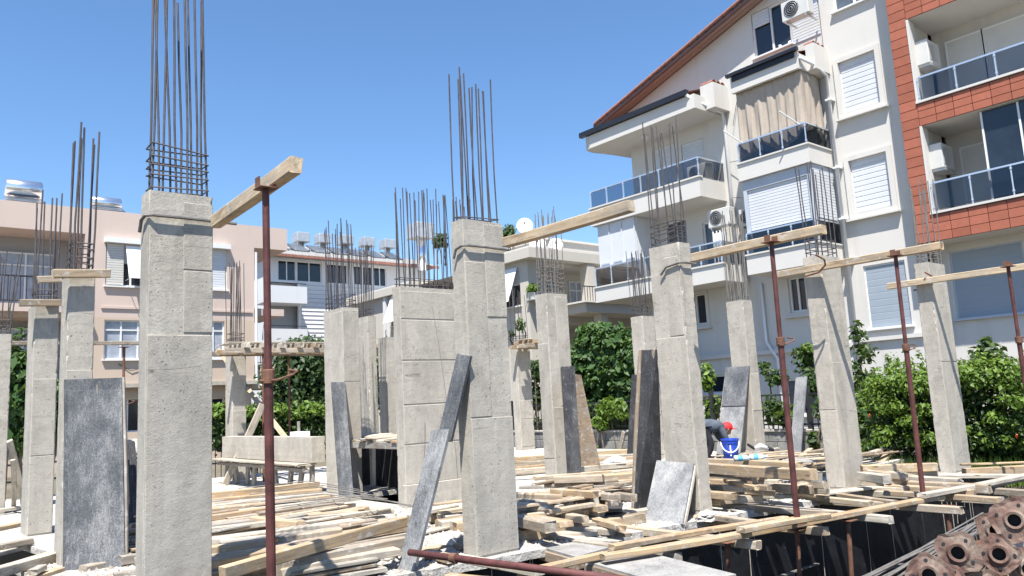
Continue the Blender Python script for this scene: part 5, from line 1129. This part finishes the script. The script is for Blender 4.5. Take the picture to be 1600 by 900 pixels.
# ================================================================== GARDEN WALL, FENCE
gw = thing('garden_wall','low grey block garden wall carrying the black iron fence','wall',(15.1,11,GZ))
MB().box(15.03,15.17,4.,19.,GZ-.1,.36).build('core','concrete',gw)
bm_ = None
for r_ in range(3):
    z0 = GZ+.02+r_*.22
    for k in range(38):
        y = 4.+k*.4+(.2 if r_ % 2 else 0)
        if y > 18.6: continue
        q = MB(); q.cbox(15.0+ru(-.004,.004),15.2,y,y+.388,z0,z0+.208,.008,.003)
        q.build('block','block',gw)
MB().cbox(14.97,15.23,4.,19.,.365,.42,.01).build('coping','concrete',gw)
fn = thing('iron_fence','black iron bar fence on top of the low block wall','fence',(15.1,12,.42))
for z in (.5,1.12): MB().box(15.085,15.115,6.,19.,z,z+.035).build('rail','black_metal',fn)
MB().box(15.07,15.13,6.,19.,1.13,1.17) 
me_ = None
for k in range(112):
    y = 6.05+k*.115
    if me_ is None:
        o_ = MB().box(15.092,15.108,y-.008,y+.008,.42,1.16).build('bar','black_metal',fn); me_ = o_.data
    else: place('bar',me_,fn,Matrix.Translation((15.1,y,.42)))
for k in range(6): MB().box(15.06,15.14,6.2+2.4*k,6.28+2.4*k,.42,1.3).build('post','black_metal',fn)
fl = thing('iron_fence','low black fence rails below the left hedge','fence',(6,19.6,0))
for z in (.15,.5): MB().box(2.,9.,19.6,19.64,z,z+.04).build('rail','black_metal',fl)
for k in range(50): MB().box(2.1+k*.14,2.115+k*.14,19.61,19.63,GZ,.55).build('bar','black_metal',fl)

# ================================================================== PLANTS
def leaves(name, mat, blobs, size, parent=None, flat=.0, aspect=.55, shell=.45):
    """blobs: (centre, radii, count). Each leaf is a small folded blade."""
    Vs=[]; 
    for c,r,n in blobs:
        d = RNG.normal(size=(n,3)); d /= np.linalg.norm(d,axis=1,keepdims=True); rad = RNG.random(n)**shell
        bump_ = 1+.18*np.sin(d[:,0]*7+c[0]*3)*np.cos(d[:,1]*6+c[1])+.14*np.sin(d[:,2]*9+c[2]*5)
        P = np.array(c)+d*np.array(r)*(rad*bump_)[:,None]
        nr = d*.7+RNG.normal(size=(n,3))*.55+np.array([-.12,-.2,.5]); nr /= np.linalg.norm(nr,axis=1,keepdims=True)
        t_ = RNG.normal(size=(n,3))+np.array([0,0,-.5]); t_ -= nr*(t_*nr).sum(1)[:,None]; t_ /= np.linalg.norm(t_,axis=1,keepdims=True); b_ = np.cross(nr,t_)
        L = (size*RNG.choice([.55,.8,1.,1.25,1.6],n)*RNG.uniform(.85,1.15,n))[:,None]; Wd = L*aspect
        Vs.append(np.stack([P-t_*L*.5,P+b_*Wd*.5+nr*L*.07,P+t_*L*.5-nr*L*.05,P-b_*Wd*.5+nr*L*.07],1))
    A = np.concatenate(Vs); n = len(A); org = A.reshape(-1,3).mean(0); org[2] = A[...,2].min(); A = A.reshape(-1,3)-org
    me = bpy.data.meshes.new(name); me.vertices.add(n*4); me.vertices.foreach_set('co',A.astype(np.float32).ravel())
    f = np.arange(n)[:,None]*4; tri = np.concatenate([f+[0,1,2],f+[0,2,3]],1).reshape(-1,3)
    me.loops.add(n*6); me.loops.foreach_set('vertex_index',tri.astype(np.int32).ravel()); me.polygons.add(n*2); me.polygons.foreach_set('loop_start',np.arange(0,n*6,3,dtype=np.int32)); me.update(calc_edges=True); me.validate()
    me.materials.append(M[mat]); return place(name,me,parent,Matrix.Translation(V(org)))
def bush(name, label, cat, blobs, mat, size, stems=5, group=None, base=GZ, extra=None):
    c = np.mean([b[0] for b in blobs],0); t = thing(name,label,cat,(c[0],c[1],base),group)
    leaves('foliage',mat,blobs,size,t)
    if extra: leaves('foliage',extra[0],extra[1],size,t)
    for k in range(stems):
        b = random.choice(blobs); e = V(b[0])+V((ru(-.5,.5)*b[1][0],ru(-.5,.5)*b[1][1],ru(.0,.6)*b[1][2])); s_ = V((b[0][0]+ru(-.2,.2),b[0][1]+ru(-.2,.2),base))
        MB().tube([s_,s_.lerp(e,.5)+V((ru(-.1,.1),ru(-.1,.1),0)),e],[.03,.022,.008],6).build('stem','bark',t)
    return t
def X_(x,y,X,r,n): p = PX(x,y,X); return ((p.x,p.y,p.z),r,n)
def Y_(x,y,Y,r,n): p = PY(x,y,Y); return ((p.x,p.y,p.z),r,n)
# right hedge
bl = []
for x,y in ((1394,650),(1408,625),(1428,655),(1442,622),(1455,690),(1400,690),(1500,600),(1520,652),(1548,618),(1562,672),(1600,660),(1622,618),(1530,695),(1580,700),(1625,690),(1480,640)): bl.append(X_(x+ru(-6,6),y+ru(-5,5),14.1+ru(-.15,.15),(ru(.35,.55),ru(.4,.6),ru(.35,.55)),1250))
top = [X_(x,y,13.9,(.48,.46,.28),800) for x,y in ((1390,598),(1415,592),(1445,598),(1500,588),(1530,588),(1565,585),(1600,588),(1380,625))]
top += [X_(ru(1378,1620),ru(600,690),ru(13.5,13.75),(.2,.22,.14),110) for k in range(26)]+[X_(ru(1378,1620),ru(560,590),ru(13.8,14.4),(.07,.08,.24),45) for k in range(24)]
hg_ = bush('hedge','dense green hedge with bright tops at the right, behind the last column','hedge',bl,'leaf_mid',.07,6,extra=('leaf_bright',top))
bush('shrub','tall feathery shrub rising out of the right hedge','shrub',[X_(1532,575,14.6,(.2,.22,.35),300),X_(1555,570,14.6,(.2,.25,.35),260),X_(1540,550,14.6,(.12,.12,.3),160),X_(1565,585,14.6,(.2,.3,.3),240)],'leaf_mid',.11,4)
bush('climber','vine climbing between the fourth column and the white house','vine',[X_(1340,520,15.6,(.15,.16,.25),110),X_(1350,550,15.6,(.15,.25,.25),150),X_(1335,590,15.4,(.2,.25,.35),260),X_(1350,640,15.,(.25,.3,.4),500),X_(1365,670,14.8,(.25,.35,.3),500),X_(1330,690,14.8,(.2,.3,.25),350),X_(1365,590,15.4,(.15,.2,.15),80)],'leaf_mid',.11,6,extra=('leaf_bright',[X_(1365,610,15.1,(.2,.3,.2),180),X_(1350,700,14.6,(.3,.3,.15),300)]))
bush('climber','leafy vine hanging on the iron fence left of the red prop','vine',[X_(1215,590,15.6,(.15,.3,.2),140),X_(1260,560,16.,(.2,.35,.35),320),X_(1270,600,15.8,(.2,.3,.35),320),X_(1205,640,15.,(.12,.3,.3),260),X_(1230,655,15.,(.12,.3,.2),160),X_(1195,575,15.6,(.12,.15,.15),70),X_(1285,640,15.,(.12,.2,.4),200),X_(1272,690,14.9,(.1,.15,.2),80)],'leaf_mid',.12,5,extra=('leaf_bright',[X_(1235,640,14.9,(.1,.3,.2),70),X_(1265,545,15.9,(.2,.3,.15),90)]))
bush('shrub','bright leafy shrub behind the bent worker','shrub',[X_(1115,635,15.2,(.15,.22,.25),260),X_(1108,655,15.2,(.15,.2,.2),200),X_(1105,590,16.,(.2,.2,.4),200)],'leaf_bright',.13,3)
for x,y in ((1358,650),(1588,682)):
    p = PX(x,y,13.45); m = MB(); m.tube([p+V((0,0,-.03)),p,p+V((-.02,-.02,.03))],[.006,.016,.01],8); tag(m.build('flower','flower'),'small orange-red blossom on the right hedge','flower','hedge blossoms')
# grass strip
gr = []
for k in range(2600):
    y = ru(4.2,8.4); x = ru(13.0,13.9); gr.append((x,y,GZ))
m = MB()
for x,y,z in gr:
    h = ru(.12,.42); a = ru(0,6.28); dx,dy = math.cos(a)*.012,math.sin(a)*.012; lx,ly = ru(-.1,.1),ru(-.1,.1)
    m.add([(x-dx,y-dy,z),(x+dx,y+dy,z),(x+lx,y+ly,z+h)],[(0,1,2)])
struct(m.build('grass','leaf_bright',origin=(13.5,6,GZ),fix=False),'stuff')
# fig tree by the cream house
def tree(label, blobs, mat, size, trunk, extra=None, base=GZ):
    t = thing('tree',label,'tree',(trunk[0],trunk[1],base)); leaves('crown',mat,blobs,size,t)
    if extra: leaves('crown',extra[0],extra[1],size,t)
    m = MB(); tp = V((trunk[0],trunk[1],base)); top_ = V(np.mean([b[0] for b in blobs],0)); m.tube([tp,tp.lerp(top_,.5)+V((.1,0,0)),top_],[.14,.1,.04],8)
    for b in blobs[:9]: m.tube([tp.lerp(top_,.45),tp.lerp(V(b[0]),.7)+V((ru(-.2,.2),0,.1)),V(b[0])],[.07,.04,.012],6)
    m.build('trunk','bark',t); return t
fb = [X_(x,y,17.5,(.55,.62,.55),1100) for x,y in ((905,600),(925,560),(945,590),(965,570),(985,600),(910,640),(940,640),(970,640),(960,535),(930,530),(995,560),(900,570))]+[X_(945,518,17.5,(.3,.3,.3),300),X_(975,528,17.5,(.25,.3,.3),250),X_(915,520,17.5,(.25,.25,.3),200)]
p = PX(950,690,17.5); tree('leafy fig tree between column and white house, in front of the cream house',fb,'leaf_fig',.19,(p.x,p.y),('leaf_dark',[X_(x,y,18.1,(.5,.8,.6),700) for x,y in ((930,660),(970,670),(1000,640),(960,610))]))
bush('climber','bright vine with broad leaves on the fence under the fig tree','vine',[X_(950,638,14.9,(.12,.35,.25),330),X_(938,660,14.9,(.1,.3,.2),180),X_(970,640,14.9,(.1,.2,.25),200),X_(930,700,14.9,(.1,.05,.05),10)],'leaf_bright',.17,3)
bush('shrub','dark greenery seen between the middle column and the column behind','shrub',[X_(838,580,17.,(.3,.2,.4),400),X_(836,620,17.,(.3,.2,.5),450),X_(838,670,17.,(.3,.2,.4),300)],'leaf_dark',.15,3)
bush('shrub','weedy green tuft on top of the far column','weed',[X_(812,508,13.5,(.15,.2,.2),90),X_(800,520,13.5,(.1,.1,.12),40)],'leaf_mid',.1,3,base=2.76)
# left hedge and trees
hb = []
for k in range(17): hb.append(Y_(338+k*10,656+ru(-8,6),19.8,(.4,.4,.3),330)); hb.append(Y_(338+k*10,678+ru(-4,6),19.8,(.42,.4,.4),380))
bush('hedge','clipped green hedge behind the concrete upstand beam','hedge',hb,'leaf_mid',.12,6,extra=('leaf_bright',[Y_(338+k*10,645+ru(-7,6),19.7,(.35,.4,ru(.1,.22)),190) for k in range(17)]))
tb_ = [Y_(x,y,25.,(.9,.9,.9),1500) for x,y in ((455,570),(480,560),(500,575),(445,610),(475,600),(500,610),(460,635),(490,640),(520,600))]
p = PY(475,690,25.); tree('dark evergreen tree under the pink balcony, left of the broad column',tb_,'leaf_dark',.17,(p.x,p.y))
tb2 = [Y_(x,y,22.,(.5,.6,.6),600) for x,y in ((600,600),(612,630),(605,570),(735,660))]; p = PY(605,690,22.); tree('small tree glimpsed between the broad column and the shear wall',tb2,'leaf_mid',.14,(p.x,p.y))
sb_ = [Y_(x,y,17.,(.35,.4,.4),420) for x,y in ((30,600),(25,630),(45,650),(35,680),(55,610),(25,580),(60,660),(90,620),(92,660))]; bush('shrub','glossy dark green shrub between the two leftmost columns','shrub',sb_,'leaf_fig',.16,5)
bush('shrub','thin upright leafy shoots at the left picture edge','shrub',[Y_(24,545,17.,(.15,.2,.4),120),Y_(30,570,17.,(.2,.2,.3),140)],'leaf_mid',.12,3)
for lab,x,y,s_ in (('small roof plant beside the satellite dish',796,360,.5),('green roof plant above the shear wall',690,372,.6)):
    Y0 = CY+1.5 if x > 750 else 30.; bush('roof_plant',lab,'plant',[Y_(x,y,Y0,(.35,.3,.25),160),Y_(x-6,y+8,Y0,(.3,.3,.25),140),Y_(x+4,y+10,Y0,(.2,.2,.2),70)],'leaf_mid',.16,4,base=7.86)
leaves('foliage','leaf_bright',[((POT[1].x,POT[1].y,POT[1].z+.2),(.3,.3,.25),260)],.13,POT[0])

# ================================================================== PEOPLE
def skin_body(name, joints, edges, mat, parent, sub=2):
    me = bpy.data.meshes.new(name); me.from_pydata([tuple(j[0]) for j in joints],edges,[]); o = bpy.data.objects.new(name,me); COL.objects.link(o); o.parent = parent; o.location = -wloc(parent)
    md = o.modifiers.new('skin','SKIN'); 
    for v_,j in zip(me.skin_vertices[0].data,joints): v_.radius = (j[1],j[2] if len(j) > 2 else j[1])
    me.skin_vertices[0].data[0].use_root = True; md.use_smooth_shade = True
    o.modifiers.new('sub','SUBSURF').levels = sub; o.modifiers['sub'].render_levels = sub; me.materials.append(M[mat]); return o
def ball(name, c, r, mat, parent, sx=(1,1,1), n=14):
    m = MB(); vs=[]; fs=[]
    for i in range(n+1):
        for k in range(2*n): a=math.pi*i/n; b=math.pi*k/n; vs.append((c[0]+r*sx[0]*math.sin(a)*math.cos(b),c[1]+r*sx[1]*math.sin(a)*math.sin(b),c[2]+r*sx[2]*math.cos(a)))
    for i in range(n):
        for k in range(2*n): fs.append((i*2*n+k,i*2*n+(k+1)%(2*n),(i+1)*2*n+(k+1)%(2*n),(i+1)*2*n+k))
    return m.add(vs,fs).build(name,mat,parent,smooth=True)
# worker bending over the bucket; f = the way he faces (to the right in the photo)
w0 = PZ(1108,719,.1); f = V((.86,-.5,0)).normalized(); s_ = V((-f.y,f.x,0)); Z = V((0,0,1))
wk_ = thing('person','person in grey shirt and red cap bending down over the blue bucket','person',w0)
def J(a,b,c): return w0+f*a*.92+s_*b*.8+Z*c*.84
pel = J(-.12,0,.66)
body = [(pel,.15,.13),(J(-.01,0,.7),.16,.14),(J(.12,0,.71),.175,.14),(J(.23,0,.68),.15,.12),(J(.31,0,.68),.065),(J(.36,0,.65),.07),
 (J(.24,.17,.66),.075),(J(.3,.2,.46),.058),(J(.4,.14,.31),.042),(J(.24,-.17,.66),.075),(J(.29,-.2,.45),.058),(J(.4,-.15,.3),.042)]
skin_body('shirt',body,[(0,1),(1,2),(2,3),(3,4),(4,5),(3,6),(6,7),(7,8),(3,9),(9,10),(10,11)],'shirt',wk_)
legs = [(pel+f*-.0,.15,.13),(J(-.1,.1,.6),.105),(J(.03,.13,.33),.078),(J(-.06,.12,.06),.052),(J(.08,.13,.035),.045,.03),(J(-.1,-.1,.6),.105),(J(.02,-.13,.33),.078),(J(-.07,-.12,.06),.052),(J(.07,-.13,.035),.045,.03)]
skin_body('trousers',legs,[(0,1),(1,2),(2,3),(3,4),(0,5),(5,6),(6,7),(7,8)],'trousers',wk_)
hd = J(.41,0,.62)
ball('head',hd,.1,'skin',wk_,(.95,.8,1.12)); ball('nose',hd+f*.06-Z*.075,.018,'skin',wk_); ball('ear',hd-s_*.082,.024,'skin',wk_,(1,.5,1.3)); ball('ear',hd+s_*.082,.024,'skin',wk_,(1,.5,1.3))
ball('cap',hd+Z*.035+f*.012,.108,'cap_red',wk_,(1,.9,.85)); ball('cap_brim',hd+f*.11+Z*.0,.075,'cap_red',wk_,(.9,.9,.16))
ball('hair',hd-f*.05-Z*.01,.088,'hair',wk_,(.9,.95,.9))
for sg in (1,-1):
    wr = J(.4,.145*sg,.305)
    hand = [(wr,.034,.024),(wr+V((0,0,-.07))+f*.02,.04,.02)]; hand_e = [(0,1)]
    skin_body('hand',hand,hand_e,'skin',wk_,1)
    for q in range(4):
        b0 = wr+f*.02+V((0,0,-.08))+f*(q-1.5)*.018; skin_body('finger',[(b0,.009),(b0+V((0,0,-.03))+s_*-.006*sg,.008),(b0+V((0,0,-.055+.006*abs(q-1)))+s_*-.02*sg,.007)],[(0,1),(1,2)],'skin',wk_,1)
    b0 = wr+V((0,0,-.03))+f*.03; skin_body('thumb',[(b0,.011),(b0+f*.025+V((0,0,-.025)),.009),(b0+f*.03+V((0,0,-.05)),.008)],[(0,1),(1,2)],'skin',wk_,1)
# person looking out of the top window
c = V(W.p(11.05,-.28,11.05)); pw = thing('person','person in a white top leaning at the top window of the white building','person',c)
skin_body('top',[(c,.17,.13),(c+Z*.25,.18,.13),(c+Z*.42,.14,.11),(c+Z*.5,.06),(c+V((0,.2,.4)),.07),(c+V((-.1,.25,.15)),.05),(c+V((-.2,.12,.05)),.04),(c+V((0,-.2,.4)),.07),(c+V((-.1,-.24,.15)),.05),(c+V((-.2,-.1,.05)),.04)],[(0,1),(1,2),(2,3),(2,4),(4,5),(5,6),(2,7),(7,8),(8,9)],'foam',pw)
ball('head',c+Z*.66,.1,'skin',pw,(.85,.8,1.2)); ball('hair',c+Z*.69+V((.03,0,0)),.115,'hair',pw,(.9,.9,1.15)); ball('nose',c+V((-.09,0,.65)),.016,'skin',pw)
